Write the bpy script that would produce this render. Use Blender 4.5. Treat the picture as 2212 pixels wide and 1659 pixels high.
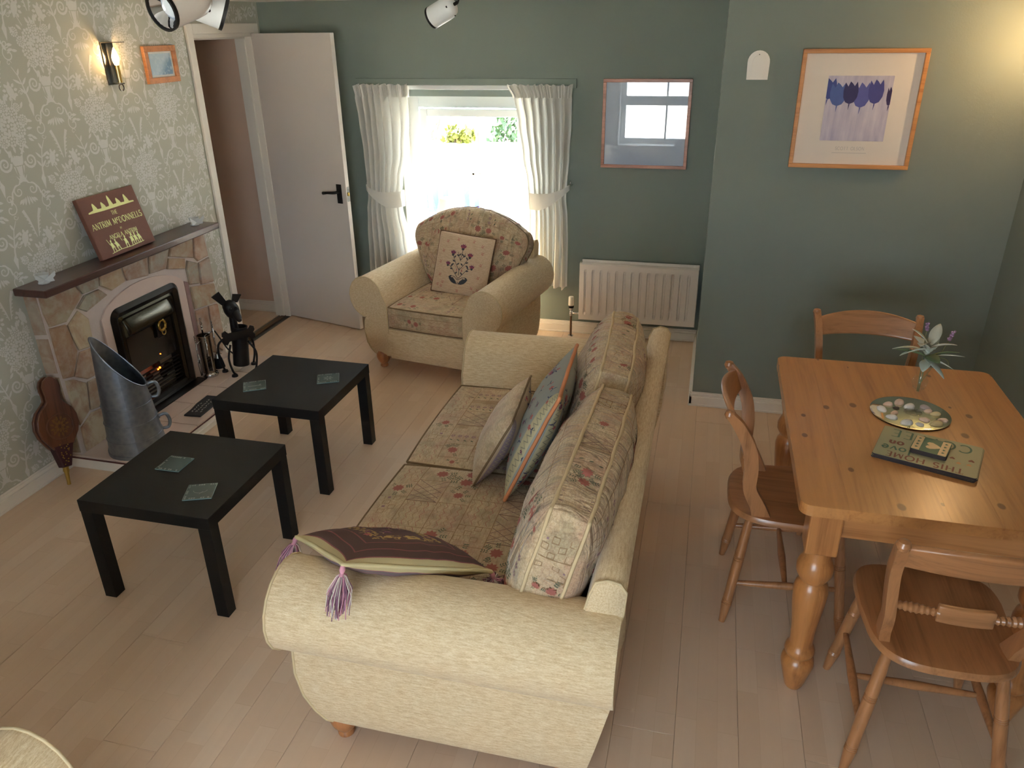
import bpy, bmesh, math, random
from mathutils import Vector, Matrix, noise as mnoise
for o in list(bpy.data.objects): bpy.data.objects.remove(o, do_unlink=True)
scene = bpy.context.scene
C = scene.collection
PI = math.pi
rad = math.radians
V = Vector

# ------------------------------------------------------------------ camera
IMG_W, IMG_H = 2212, 1659
CAM = V((2.5569, -5.1450, 2.0202)); YAW, PITCH, ROLL, FPX = -0.25008, 0.43757, -0.01468, 1658.245
_f = V((math.sin(YAW)*math.cos(PITCH), math.cos(YAW)*math.cos(PITCH), -math.sin(PITCH)))
_r0 = V((math.cos(YAW), -math.sin(YAW), 0)); _u0 = _r0.cross(_f)
_r = _r0*math.cos(ROLL) + _u0*math.sin(ROLL); _u = -_r0*math.sin(ROLL) + _u0*math.cos(ROLL)
cd = bpy.data.cameras.new('camera'); cam = bpy.data.objects.new('camera', cd); C.objects.link(cam)
cd.sensor_fit = 'HORIZONTAL'; cd.sensor_width = 36.0; cd.lens = FPX/IMG_W*36.0; cd.clip_start = 0.05; cd.clip_end = 200
cam.matrix_world = Matrix(((_r.x, _u.x, -_f.x, CAM.x), (_r.y, _u.y, -_f.y, CAM.y), (_r.z, _u.z, -_f.z, CAM.z), (0, 0, 0, 1)))
scene.camera = cam
def at(u, v, ax, val):
    "photo pixel -> point where its ray meets the plane ax = val of the thing it lies on"
    d = _f + _r*((u-IMG_W/2)/FPX) - _u*((v-IMG_H/2)/FPX); i = 'xyz'.index(ax)
    return CAM + d*((val-CAM[i])/d[i])

# ------------------------------------------------------------------ sky, daylight, exposure
w = bpy.data.worlds.new('world'); scene.world = w; w.use_nodes = True
bg = w.node_tree.nodes['Background']; bg.inputs[0].default_value = (0.74, 0.87, 1.0, 1); bg.inputs[1].default_value = 7.0
scene.view_settings.view_transform = 'Standard'; scene.view_settings.look = 'None'
scene.view_settings.gamma = 1.0; scene.view_settings.use_curve_mapping = False
scene.view_settings.exposure = 1.12
scene.cycles.diffuse_bounces = 8; scene.cycles.max_bounces = 14
sl_ = bpy.data.lights.new('sun_offscreen', 'SUN'); sl_.energy = 70.0; sl_.angle = rad(1.0); sl_.color = (1, .95, .86)
sun = bpy.data.objects.new('sun_offscreen', sl_); C.objects.link(sun); sun.rotation_euler = V((.35, -1.0, -1.75)).to_track_quat('-Z', 'Y').to_euler()
def portal(name, loc, rot, sx, sy):
    l = bpy.data.lights.new(name, 'AREA'); l.shape = 'RECTANGLE'; l.size = sx; l.size_y = sy; l.cycles.is_portal = True
    o = bpy.data.objects.new(name, l); C.objects.link(o); o.location = loc; o.rotation_euler = rot; return o
portal('window_back_daylight', (0.95, 0.27, 1.05), (rad(-90), 0, 0), 0.96, 1.14)
portal('window_front_offscreen', (2.0, -6.17, 1.14), (rad(90), 0, 0), 1.44, 1.30)

# ------------------------------------------------------------------ helpers: objects
def lin(c): return tuple((x/255/12.92 if x/255 <= .04045 else ((x/255+.055)/1.055)**2.4) for x in c)
def tag(o, label=None, cat=None, group=None, kind=None):
    if label: o['label'] = label
    if cat: o['category'] = cat
    if group: o['group'] = group
    if kind: o['kind'] = kind
    return o
def thing(name, label, cat, loc=(0, 0, 0), rotz=0.0, group=None, rot=None):
    o = bpy.data.objects.new(name, None); C.objects.link(o); o.empty_display_size = .05
    o.location = loc; o.rotation_euler = rot if rot else (0, 0, rotz)
    return tag(o, label, cat, group)
def struct(name): 
    o = bpy.data.objects.new(name, None); C.objects.link(o); o['kind'] = 'structure'; return o
def obj(name, me, mat=None, parent=None, smooth=False, kind=None):
    o = bpy.data.objects.new(name, me); C.objects.link(o)
    if mat is not None and not me.materials: me.materials.append(mat)
    if parent is not None: o.parent = parent
    if smooth:
        for p in me.polygons: p.use_smooth = True
    if kind: o['kind'] = kind
    return o
def bm2me(name, bm):
    me = bpy.data.meshes.new(name); bm.normal_update(); bm.to_mesh(me); bm.free(); return me
def pymesh(name, vs, fs, uvs=None):
    me = bpy.data.meshes.new(name); me.from_pydata([tuple(v) for v in vs], [], fs)
    if uvs:
        l = me.uv_layers.new(name='UVMap')
        for lp in me.loops: l.data[lp.index].uv = uvs[lp.vertex_index]
    me.update(); return me
def fixn(me):
    bm = bmesh.new(); bm.from_mesh(me); bmesh.ops.recalc_face_normals(bm, faces=bm.faces); bm.to_mesh(me); bm.free(); return me
def bm_box(bm, lo, hi, M=None, bev=0.0, seg=2):
    r = bmesh.ops.create_cube(bm, size=1.0); vs = r['verts']
    lo, hi = V(lo), V(hi); c = (lo+hi)/2; s = hi-lo
    for v in vs:
        p = V((v.co.x*s.x, v.co.y*s.y, v.co.z*s.z)) + c; v.co = p
    if bev > 0:
        es = set(e for v in vs for e in v.link_edges)
        r = bmesh.ops.bevel(bm, geom=list(es), offset=bev, segments=seg, profile=.5, affect='EDGES', clamp_overlap=True)
        vs = list(set(vs) & set(bm.verts)) + [v for v in r['verts']]; vs = [v for v in set(vs) if v.is_valid]
    if M is not None:
        for v in vs: v.co = M @ v.co
def box(name, lo, hi, mat, parent=None, bev=0.0, M=None, seg=2, smooth=False):
    bm = bmesh.new(); bm_box(bm, lo, hi, M, bev, seg); return obj(name, bm2me(name, bm), mat, parent, smooth)
def boxes(name, lst, mat, parent=None, bev=0.0):
    bm = bmesh.new()
    for lo, hi in lst: bm_box(bm, lo, hi, None, bev)
    return obj(name, bm2me(name, bm), mat, parent)
def frame_between(a, b):
    d = (V(b)-V(a)); L = d.length; z = d.normalized()
    x = V((1, 0, 0)) if abs(z.x) < .9 else V((0, 1, 0)); x = (x - z*x.dot(z)).normalized(); y = z.cross(x)
    return Matrix(((x.x, y.x, z.x, a[0]), (x.y, y.y, z.y, a[1]), (x.z, y.z, z.z, a[2]), (0, 0, 0, 1))), L
def lathe_me(name, prof, seg=20, M=None, caps=True):
    vs, fs = [], []
    n = len(prof)
    for r, z in prof:
        for k in range(seg):
            a = 2*PI*k/seg; vs.append(V((r*math.cos(a), r*math.sin(a), z)))
    for i in range(n-1):
        for k in range(seg):
            k2 = (k+1) % seg; fs.append((i*seg+k, i*seg+k2, (i+1)*seg+k2, (i+1)*seg+k))
    if caps:
        fs.append(tuple(range(seg-1, -1, -1))); fs.append(tuple((n-1)*seg+k for k in range(seg)))
    if M is not None: vs = [M @ v for v in vs]
    return pymesh(name, vs, fs)
def lathe(name, prof, mat, parent=None, seg=20, M=None, caps=True, smooth=True):
    o = obj(name, lathe_me(name, prof, seg, M, caps), mat, parent, smooth)
    if smooth: sharp(o)
    return o
def sharp(o, ang=40):
    try: o.data.set_sharp_from_angle(angle=rad(ang))
    except Exception: pass
    return o
def turned(name, a, b, prof, mat, parent, seg=14):
    "turned round bar from a to b; prof = (t 0..1, radius)"
    M, L = frame_between(a, b)
    return lathe(name, [(r, t*L) for t, r in prof], mat, parent, seg, M)
def tube_me(name, pts, r, seg=8, closed=False, caps=True):
    pts = [V(p) for p in pts]; n = len(pts); vs, fs = [], []
    rr = r if isinstance(r, (list, tuple)) else [r]*n
    ref = None
    for i in range(n):
        a = pts[(i-1) % n] if (closed or i > 0) else pts[0]; b = pts[(i+1) % n] if (closed or i < n-1) else pts[-1]
        t = (b-a); t = t.normalized() if t.length > 1e-9 else V((0, 0, 1))
        if ref is None:
            ref = V((0, 0, 1)) if abs(t.z) < .9 else V((1, 0, 0))
        x = ref - t*ref.dot(t)
        x = x.normalized() if x.length > 1e-6 else t.orthogonal().normalized()
        ref = x; y = t.cross(x)
        for k in range(seg):
            an = 2*PI*k/seg; vs.append(pts[i] + (x*math.cos(an)+y*math.sin(an))*rr[i])
    m = n if closed else n-1
    for i in range(m):
        j = (i+1) % n
        for k in range(seg):
            k2 = (k+1) % seg; fs.append((i*seg+k, i*seg+k2, j*seg+k2, j*seg+k))
    if not closed and caps:
        fs.append(tuple(range(seg-1, -1, -1))); fs.append(tuple((n-1)*seg+k for k in range(seg)))
    return pymesh(name, vs, fs)
def tube(name, pts, r, mat, parent=None, seg=8, closed=False): return obj(name, tube_me(name, pts, r, seg, closed), mat, parent, True)
def smoothpts(pts, n=6, closed=False):
    "Catmull-Rom"
    P = [V(p) for p in pts]; out = []; N = len(P)
    for i in range(N if closed else N-1):
        p0 = P[(i-1) % N] if (closed or i > 0) else P[0]*2-P[1]; p1 = P[i]; p2 = P[(i+1) % N]
        p3 = P[(i+2) % N] if (closed or i < N-2) else P[-1]*2-P[-2]
        for k in range(n):
            t = k/n
            out.append(.5*((2*p1)+(p2-p0)*t+(2*p0-5*p1+4*p2-p3)*t*t+(3*p1-p0-3*p2+p3)*t**3))
    if not closed: out.append(P[-1])
    return out
def prism_me(name, poly, h0, h1, fn=None, bev=0.0):
    "2-D outline extruded from h0 to h1; fn maps (a, b, h) to a point; bev insets the h1 face"
    n = len(poly); vs = []; fs = []
    rings = [(h0, 0.0)] + ([(h1-bev, 0.0), (h1, bev)] if bev else [(h1, 0.0)])
    cx = sum(p[0] for p in poly)/n; cy = sum(p[1] for p in poly)/n
    for h, ins in rings:
        for a, b in poly:
            d = math.hypot(a-cx, b-cy); k = max(0, 1-ins/d) if d > 0 else 1
            vs.append((cx+(a-cx)*k, cy+(b-cy)*k, h))
    m = len(rings)
    for i in range(m-1):
        for k in range(n):
            k2 = (k+1) % n; fs.append((i*n+k, i*n+k2, (i+1)*n+k2, (i+1)*n+k))
    fs.append(tuple(range(n-1, -1, -1))); fs.append(tuple((m-1)*n+k for k in range(n)))
    if fn: vs = [fn(*v) for v in vs]
    return fixn(pymesh(name, vs, fs))
def prism(name, poly, h0, h1, mat, parent=None, fn=None, bev=0.0): return obj(name, prism_me(name, poly, h0, h1, fn, bev), mat, parent)
def grid_me(name, nu, nv, fn, closed_u=False, uvs=True):
    vs, fs, uv = [], [], []
    for j in range(nv+1):
        for i in range(nu+1):
            u, v = i/nu, j/nv; vs.append(fn(u, v)); uv.append((u, v))
    for j in range(nv):
        for i in range(nu):
            a = j*(nu+1)+i; fs.append((a, a+1, a+nu+2, a+nu+1))
    return pymesh(name, vs, fs, uv if uvs else None)
def copy_thing(root, loc=None, rotz=None, label=None, group=None):
    r = root.copy(); C.objects.link(r)
    if loc is not None: r.location = loc
    if rotz is not None: r.rotation_euler = (0, 0, rotz)
    if label: r['label'] = label
    if group: r['group'] = group
    def rec(src, dst):
        for ch in list(src.children):
            c = ch.copy(); C.objects.link(c); c.parent = dst; rec(ch, c)
    rec(root, r); return r
def solidify(o, t, off=-1):
    m = o.modifiers.new('solid', 'SOLIDIFY'); m.thickness = t; m.offset = off; return o
def subsurf(o, l=1):
    m = o.modifiers.new('sub', 'SUBSURF'); m.levels = l; m.render_levels = l; return o

# ------------------------------------------------------------------ helpers: flat print drawn as thin polygons
class D2:
    def __init__(s): s.p = []
    def poly(s, pts): s.p.append([(float(a), float(b)) for a, b in pts]); return s
    def ell(s, x, y, rx, ry=None, rot=0, n=10):
        ry = ry or rx; c, d = math.cos(rot), math.sin(rot)
        return s.poly([(x+rx*math.cos(t)*c-ry*math.sin(t)*d, y+rx*math.cos(t)*d+ry*math.sin(t)*c) for t in [2*PI*k/n for k in range(n)]])
    def line(s, pts, w0, w1=None, wm=None):
        n = len(pts); w1 = w0 if w1 is None else w1
        L, R = [], []
        for i in range(n):
            a = pts[max(0, i-1)]; b = pts[min(n-1, i+1)]; dx, dy = b[0]-a[0], b[1]-a[1]; l = math.hypot(dx, dy) or 1
            t = i/(n-1); ww = (w0+(w1-w0)*t)/2
            if wm: ww = (w0*(1-t)**2 + 2*wm*t*(1-t)+w1*t*t)/2
            L.append((pts[i][0]-dy/l*ww, pts[i][1]+dx/l*ww)); R.append((pts[i][0]+dy/l*ww, pts[i][1]-dx/l*ww))
        for i in range(n-1): s.p.append([L[i], L[i+1], R[i+1], R[i]])
        return s
    def rect(s, x0, y0, x1, y1): return s.poly([(x0, y0), (x1, y0), (x1, y1), (x0, y1)])
    def box(s, x0, y0, x1, y1, w): return s.line([(x0, y0), (x1, y0), (x1, y1), (x0, y1), (x0, y0-w/2)], w)
    def leaf(s, x, y, l, w, a):
        c, d = math.cos(a), math.sin(a); pts = []
        for t, k in ((0, 0), (.25, .75), (.5, 1), (.75, .7), (1, 0), (.75, -.7), (.5, -1), (.25, -.75)): pts.append((x+t*l*c-k*w/2*d, y+t*l*d+k*w/2*c))
        return s.poly(pts)
    def spiral(s, x, y, r0, turns, a0, w0, w1, sgn=1, n=22, shrink=.12):
        pts = []
        for k in range(n+1):
            t = k/n; r = r0*(1-t*(1-shrink)); a = a0+sgn*2*PI*turns*t; pts.append((x+r*math.cos(a), y+r*math.sin(a)))
        return s.line(pts, w0, w1)
    def petals(s, x, y, r0, r1, n, wid, a0=0):
        for k in range(n): 
            a = a0+2*PI*k/n; s.leaf(x+r0*math.cos(a), y+r0*math.sin(a), r1-r0, wid, a)
        return s
    def xf(s, dx=0, dy=0, sc=1, rot=0, mx=False):
        o = D2(); c, d = math.cos(rot), math.sin(rot)
        for q in s.p:
            o.p.append([(dx+sc*((-a if mx else a)*c-b*d), dy+sc*((-a if mx else a)*d+b*c)) for a, b in q])
        return o
    def add(s, o): s.p += o.p; return s
    def clip(s, f): s.p = [q for q in s.p if f(sum(a for a, b in q)/len(q), sum(b for a, b in q)/len(q))]; return s
    def mesh(s, name, fn, spread=8e-5):
        vs, fs = [], []
        for i, q in enumerate(s.p):        # each scrap at its own hair's breadth of height, so that none share a plane
            b = len(vs); P = [fn(a, c) for a, c in q]; nrm = V((0, 0, 0))
            for k in range(1, len(P)-1): nrm += (P[k]-P[0]).cross(P[k+1]-P[0])
            if nrm.length > 1e-12:
                nrm.normalize()
                if max(nrm, key=abs) < 0: nrm = -nrm
                P = [p+nrm*(spread*((i*37 % 101)/101-.5)) for p in P]
            vs += P; fs.append(tuple(range(b, b+len(q))))
        return pymesh(name, vs, fs)
    def obj(s, name, mat, parent, fn, kind='stuff', spread=8e-5):
        return obj(name, s.mesh(name, fn, spread), mat, parent, kind=kind)

def arc(cx, cy, rx, ry, a0, a1, n=8): return [(cx+rx*math.cos(rad(a0+(a1-a0)*k/n)), cy+ry*math.sin(rad(a0+(a1-a0)*k/n))) for k in range(n+1)]
GL = {  # strokes in a 0..w x 0..1 box: (width, [(polyline, thick?)...])
 'A': (.72, [([(0, 0), (.34, 1)], 0), ([(.34, 1), (.70, 0)], 1), ([(.13, .35), (.57, .35)], 0)]),
 'B': (.55, [([(.1, 0), (.1, 1)], 1), ([(.1, 1)]+arc(.25, .76, .22, .24, 90, -90)+[(.1, .52)], 0), ([(.1, .52)]+arc(.27, .26, .25, .26, 90, -90)+[(.1, 0)], 0)]),
 'C': (.72, [(arc(.40, .5, .36, .5, 45, 315, 14), 1)]),
 'c': (.42, [(arc(.22, .74, .17, .2, 45, 315, 10), 1)]),
 'D': (.74, [([(.1, 0), (.1, 1)], 1), ([(.1, 1)]+arc(.28, .5, .40, .5, 90, -90, 12)+[(.1, 0)], 0)]),
 'E': (.54, [([(.1, 0), (.1, 1)], 1), ([(.1, 1), (.5, 1)], 0), ([(.1, .52), (.42, .52)], 0), ([(.1, 0), (.52, 0)], 0)]),
 'F': (.52, [([(.1, 0), (.1, 1)], 1), ([(.1, 1), (.5, 1)], 0), ([(.1, .52), (.42, .52)], 0)]),
 'G': (.76, [(arc(.40, .5, .36, .5, 45, 340, 14), 1), ([(.74, .33), (.50, .40), (.72, .40), (.72, .05)], 0)]),
 'H': (.74, [([(.1, 0), (.1, 1)], 1), ([(.64, 0), (.64, 1)], 1), ([(.1, .5), (.64, .5)], 0)]),
 'I': (.24, [([(.12, 0), (.12, 1)], 1)]),
 'L': (.52, [([(.1, 0), (.1, 1)], 1), ([(.1, 0), (.5, 0), (.5, .15)], 0)]),
 'M': (.86, [([(.08, 0), (.14, 1)], 0), ([(.14, 1), (.43, .1)], 1), ([(.43, .1), (.72, 1)], 0), ([(.72, 1), (.78, 0)], 1)]),
 'N': (.74, [([(.1, 0), (.1, 1)], 0), ([(.1, 1), (.64, 0)], 1), ([(.64, 0), (.64, 1)], 0)]),
 'O': (.84, [(arc(.42, .5, .38, .5, 0, 360, 18), 1)]),
 'R': (.64, [([(.1, 0), (.1, 1)], 1), ([(.1, 1)]+arc(.3, .75, .24, .25, 90, -90)+[(.1, .5)], 0), ([(.3, .5), (.62, 0)], 1)]),
 'S': (.50, [(arc(.25, .75, .2, .25, 30, 260, 8)+arc(.25, .26, .22, .26, 80, -160, 8), 1)]),
 'T': (.62, [([(.31, 0), (.31, 1)], 1), ([(.02, .86), (.02, 1), (.6, 1), (.6, .86)], 0)]),
 'Y': (.62, [([(.31, 0), (.31, .45), (0, 1)], 1), ([(.31, .45), (.62, 1)], 0)]),
 'l': (.26, [([(.13, 0), (.13, 1)], 1)]),
 'o': (.50, [(arc(.25, .3, .22, .3, 0, 360, 14), 1)]),
 'v': (.46, [([(0, .6), (.22, 0)], 1), ([(.22, 0), (.44, .6)], 0)]),
 'e': (.48, [([(.05, .32), (.43, .32)]+arc(.24, .3, .2, .3, 5, 320, 12), 1)]),
 'n': (.48, [([(.07, 0), (.07, .6)], 1), ([(.07, .35)]+arc(.24, .38, .17, .22, 150, 0, 8)+[(.41, 0)], 1)]),
 ' ': (.42, []),
}
def text2d(s, size, thick=.13, thin=.06, gap=.1, serif=True):
    d = D2(); x = 0
    for ch in s:
        wd, st = GL[ch]
        for pl, tk in st:
            ww = thick if tk else thin
            d.line([((x+a)*size, b*size) for a, b in pl], ww*size)
            if serif:
                for a, b in (pl[0], pl[-1]):
                    if b in (0, 1) and len(pl) == 2 and abs(pl[0][1]-pl[1][1]) > .5: d.rect((x+a-.11)*size, (b-(.05 if b else 0))*size, (x+a+.11)*size, (b+(.05 if not b else 0))*size)
        x += wd+gap
    W = (x-gap)*size
    return d.xf(dx=-W/2), W

# ------------------------------------------------------------------ helpers: materials
class NM:
    def __init__(s, name, rough=.6, metal=0.0, spec=.5):
        s.m = bpy.data.materials.new(name); s.m.use_nodes = True; s.t = s.m.node_tree; s.b = s.t.nodes['Principled BSDF']
        s.b.inputs['Roughness'].default_value = rough; s.b.inputs['Metallic'].default_value = metal
        s.b.inputs['Specular IOR Level'].default_value = spec
    def n(s, ty, **k):
        o = s.t.nodes.new(ty)
        for a, b in k.items(): setattr(o, a, b)
        return o
    def set(s, sock, v):
        if hasattr(v, 'is_output'): s.t.links.new(v, sock)
        elif isinstance(v, (tuple, list)) and len(v) == 3 and sock.type == 'RGBA': sock.default_value = (*v, 1)
        else: sock.default_value = v
    def math(s, op, a, b=0.0, c=0.0, clamp=False):
        o = s.n('ShaderNodeMath', operation=op, use_clamp=clamp); s.set(o.inputs[0], a); s.set(o.inputs[1], b); s.set(o.inputs[2], c); return o.outputs[0]
    def vmath(s, op, a, b=(0, 0, 0)):
        o = s.n('ShaderNodeVectorMath', operation=op); s.set(o.inputs[0], a); s.set(o.inputs[1], b); return o.outputs[0]
    def mix(s, f, a, b, blend='MIX'):
        o = s.n('ShaderNodeMix', data_type='RGBA', blend_type=blend); s.set(o.inputs[0], f); s.set(o.inputs[6], a); s.set(o.inputs[7], b); return o.outputs[2]
    def co(s, k='Object'): return s.n('ShaderNodeTexCoord').outputs[k]
    def sep(s, v): return s.n('ShaderNodeSeparateXYZ'), v
    def xyz(s, v):
        o = s.n('ShaderNodeSeparateXYZ'); s.set(o.inputs[0], v); return o.outputs
    def comb(s, x=0.0, y=0.0, z=0.0):
        o = s.n('ShaderNodeCombineXYZ'); s.set(o.inputs[0], x); s.set(o.inputs[1], y); s.set(o.inputs[2], z); return o.outputs[0]
    def noise(s, v, scale=5, detail=3, rough=.55, dist=0.0):
        o = s.n('ShaderNodeTexNoise'); s.set(o.inputs['Vector'], v); o.inputs['Scale'].default_value = scale
        o.inputs['Detail'].default_value = detail; o.inputs['Roughness'].default_value = rough; o.inputs['Distortion'].default_value = dist; return o.outputs[0]
    def white(s, v):
        o = s.n('ShaderNodeTexWhiteNoise', noise_dimensions='3D'); s.set(o.inputs['Vector'], v); return o.outputs[0]
    def voro(s, v, scale, feature='F1', out=0):
        o = s.n('ShaderNodeTexVoronoi', feature=feature); s.set(o.inputs['Vector'], v); o.inputs['Scale'].default_value = scale; return o.outputs[out]
    def ramp(s, f, stops):
        o = s.n('ShaderNodeValToRGB'); s.set(o.inputs[0], f); e = o.color_ramp.elements
        while len(e) < len(stops): e.new(.5)
        for k, (p, c) in enumerate(stops): e[k].position = p; e[k].color = (*c, 1) if len(c) == 3 else c
        return o.outputs[0]
    def scale(s, v, sc): 
        o = s.n('ShaderNodeMapping'); s.set(o.inputs[0], v); o.inputs['Scale'].default_value = sc; return o.outputs[0]
    def bump(s, h, strength=.2, dist=.01):
        o = s.n('ShaderNodeBump'); s.set(o.inputs['Height'], h); o.inputs['Strength'].default_value = strength; o.inputs['Distance'].default_value = dist
        s.t.links.new(o.outputs[0], s.b.inputs['Normal']); return s
    def color(s, c): s.set(s.b.inputs['Base Color'], c); return s
    def inp(s, k, v): s.set(s.b.inputs[k], v); return s
def plain(name, rgb, rough=.6, metal=0.0, var=.06, vscale=6, bump=0.0, bscale=60, spec=.5):
    "painted or solid surface: base colour with slight mottling and relief"
    n = NM(name, rough, metal, spec); c = lin(rgb); f = n.noise(n.co(), vscale, 4)
    n.color(n.mix(f, tuple(x*(1-var) for x in c), tuple(min(1, x*(1+var)) for x in c)))
    if bump: n.bump(n.noise(n.co(), bscale, 3), bump, .004)
    return n.m
def emit(name, rgb, strength):
    n = NM(name, .5); n.color(lin(rgb)); n.inp('Emission Color', lin(rgb)); n.inp('Emission Strength', strength); return n.m
def glass(name, rgb=(245, 250, 248), rough=.02, ior=1.45):
    n = NM(name, rough); n.color(lin(rgb)); n.inp('Transmission Weight', 1.0); n.inp('IOR', ior); return n.m
def thinglass(name, tint=(250, 252, 252), gloss=.9):
    "thin clear glass: passes light straight on, reflects by Fresnel"
    n = NM(name, .0); out = n.t.nodes['Material Output']; tr = n.n('ShaderNodeBsdfTransparent'); tr.inputs[0].default_value = (*lin(tint), 1)
    gl = n.n('ShaderNodeBsdfGlossy'); gl.inputs['Roughness'].default_value = .01; gl.inputs[0].default_value = (gloss, gloss, gloss, 1)
    fr = n.n('ShaderNodeFresnel'); fr.inputs[0].default_value = 1.5; mx = n.n('ShaderNodeMixShader')
    bf = n.n('ShaderNodeNewGeometry').outputs['Backfacing']; n.t.links.new(n.math('MULTIPLY', fr.outputs[0], n.math('SUBTRACT', 1.0, bf)), mx.inputs[0]); n.t.links.new(tr.outputs[0], mx.inputs[1]); n.t.links.new(gl.outputs[0], mx.inputs[2]); n.t.links.new(mx.outputs[0], out.inputs[0]); return n.m
def frosted(name, rgb, clear=.4):
    n = NM(name, .35); n.color(lin(rgb)); out = n.t.nodes['Material Output']; tr = n.n('ShaderNodeBsdfTransparent'); mx = n.n('ShaderNodeMixShader'); mx.inputs[0].default_value = clear
    n.t.links.new(n.b.outputs[0], mx.inputs[1]); n.t.links.new(tr.outputs[0], mx.inputs[2]); n.t.links.new(mx.outputs[0], out.inputs[0]); return n.m
def wood(name, rgb, dark, axis=1, scale=1.0, rough=.38, knots=False, coat=.15, ring=26):
    "pine or oak: grain stretched along an axis"
    n = NM(name, rough); co = n.co(); oi = n.n('ShaderNodeObjectInfo').outputs['Random']
    co = n.vmath('ADD', co, n.comb(n.math('MULTIPLY', oi, 7.0), n.math('MULTIPLY', oi, 3.0), n.math('MULTIPLY', oi, 5.0)))
    sc = [ring*scale]*3; sc[axis] = 1.6*scale
    g = n.noise(n.scale(co, tuple(sc)), 1.0, 5, .6, .6)
    sc2 = [150*scale]*3; sc2[axis] = 5*scale
    g2 = n.noise(n.scale(co, tuple(sc2)), 1.0, 2, .5)
    c = n.ramp(n.math('ADD', n.math('MULTIPLY', g, .75), n.math('MULTIPLY', g2, .25)), [(.30, lin(dark)), (.50, lin(rgb)), (.72, tuple(min(1, x*1.18) for x in lin(rgb)))])
    if knots:
        kx, ky, kz = n.xyz(co); vn = n.n('ShaderNodeTexVoronoi', voronoi_dimensions='2D'); n.set(vn.inputs['Vector'], n.comb(n.math('MULTIPLY', kx, 8.0), n.math('MULTIPLY', ky, 5.2), 0.0)); vn.inputs['Scale'].default_value = 1.0
        keep = n.math('GREATER_THAN', n.xyz(vn.outputs['Color'])[0], .35); sz = n.math('ADD', n.math('MULTIPLY', n.xyz(vn.outputs['Color'])[1], .07), .045)
        k = n.math('MULTIPLY', n.math('SUBTRACT', 1.0, n.math('DIVIDE', vn.outputs['Distance'], sz), clamp=True), 3.0, clamp=True); k = n.math('MULTIPLY', k, keep)
        c = n.mix(n.math('MULTIPLY', k, .8), c, lin((92, 48, 24)))
    n.color(c); n.bump(g2, .05, .002); n.inp('Coat Weight', coat); n.inp('Coat Roughness', .25)
    return n.m
# ------------------------------------------------------------------ shared materials
def laminate():
    n = NM('floor_laminate', .34); co = n.co(); x, y, z = n.xyz(co); oi = n.n('ShaderNodeObjectInfo').outputs['Random']
    col = n.math('FLOOR', n.math('DIVIDE', x, .0645))
    off = n.white(n.comb(col, n.math('MULTIPLY', oi, 91.0), 3.0))
    seg = n.math('FLOOR', n.math('ADD', n.math('DIVIDE', y, .42), off))
    r = n.white(n.comb(col, seg, n.math('MULTIPLY', oi, 57.0)))
    g = n.noise(n.scale(n.vmath('ADD', co, n.comb(n.math('MULTIPLY', r, 9.0), n.math('MULTIPLY', oi, 20.0), 0.0)), (30, 1.6, 1)), 1.0, 4, .6, .4)
    base = n.ramp(r, [(.0, lin((211, 183, 158))), (.5, lin((215, 188, 164))), (1, lin((220, 195, 172)))])
    c = n.mix(n.math('MULTIPLY', g, .5), base, lin((199, 168, 140)))
    fx = n.math('FRACT', n.math('DIVIDE', x, .0645)); e = n.math('LESS_THAN', fx, .022)
    fy = n.math('FRACT', n.math('ADD', n.math('DIVIDE', y, .42), off)); e2 = n.math('LESS_THAN', fy, .005)
    c = n.mix(n.math('MULTIPLY', n.math('MAXIMUM', e, e2), .22), c, lin((172, 136, 106)))
    n.color(c); n.inp('Roughness', n.math('ADD', n.math('MULTIPLY', g, .12), .27)); n.bump(g, .03, .002); return n.m
M_floor = laminate()
M_green = plain('green_emulsion_paint', (128, 138, 132), .78, var=.03, vscale=3, bump=.12, bscale=120)
M_paperbase = plain('sage_wallpaper', (182, 182, 170), .75, var=.03, vscale=4, bump=.06, bscale=200)
M_motif = plain('wallpaper_print', (212, 210, 206), .62, var=.03, vscale=30)
M_white = plain('white_gloss_paint', (232, 226, 218), .38, var=.02, vscale=5)
M_door = plain('door_paint', (214, 207, 203), .42, var=.02, vscale=3)
M_ceil = plain('ceiling_paint', (232, 228, 220), .8, var=.02)
M_hall = plain('hall_paint', (214, 184, 164), .8, var=.03)
M_upvc = plain('white_window_plastic', (236, 240, 242), .3, var=.01)
M_black = plain('black_iron', (26, 24, 24), .5, .3, var=.2, vscale=20)
M_chrome = plain('chrome', (210, 212, 216), .12, 1.0, var=.02)
M_brass = plain('brass', (196, 164, 88), .28, 1.0, var=.08, vscale=30)
M_strip = plain('metal_threshold', (112, 84, 58), .45, .4)
M_pane = thinglass('window_glass')
M_glass = thinglass('clear_glass', (253, 254, 254), 1.0)

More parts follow.
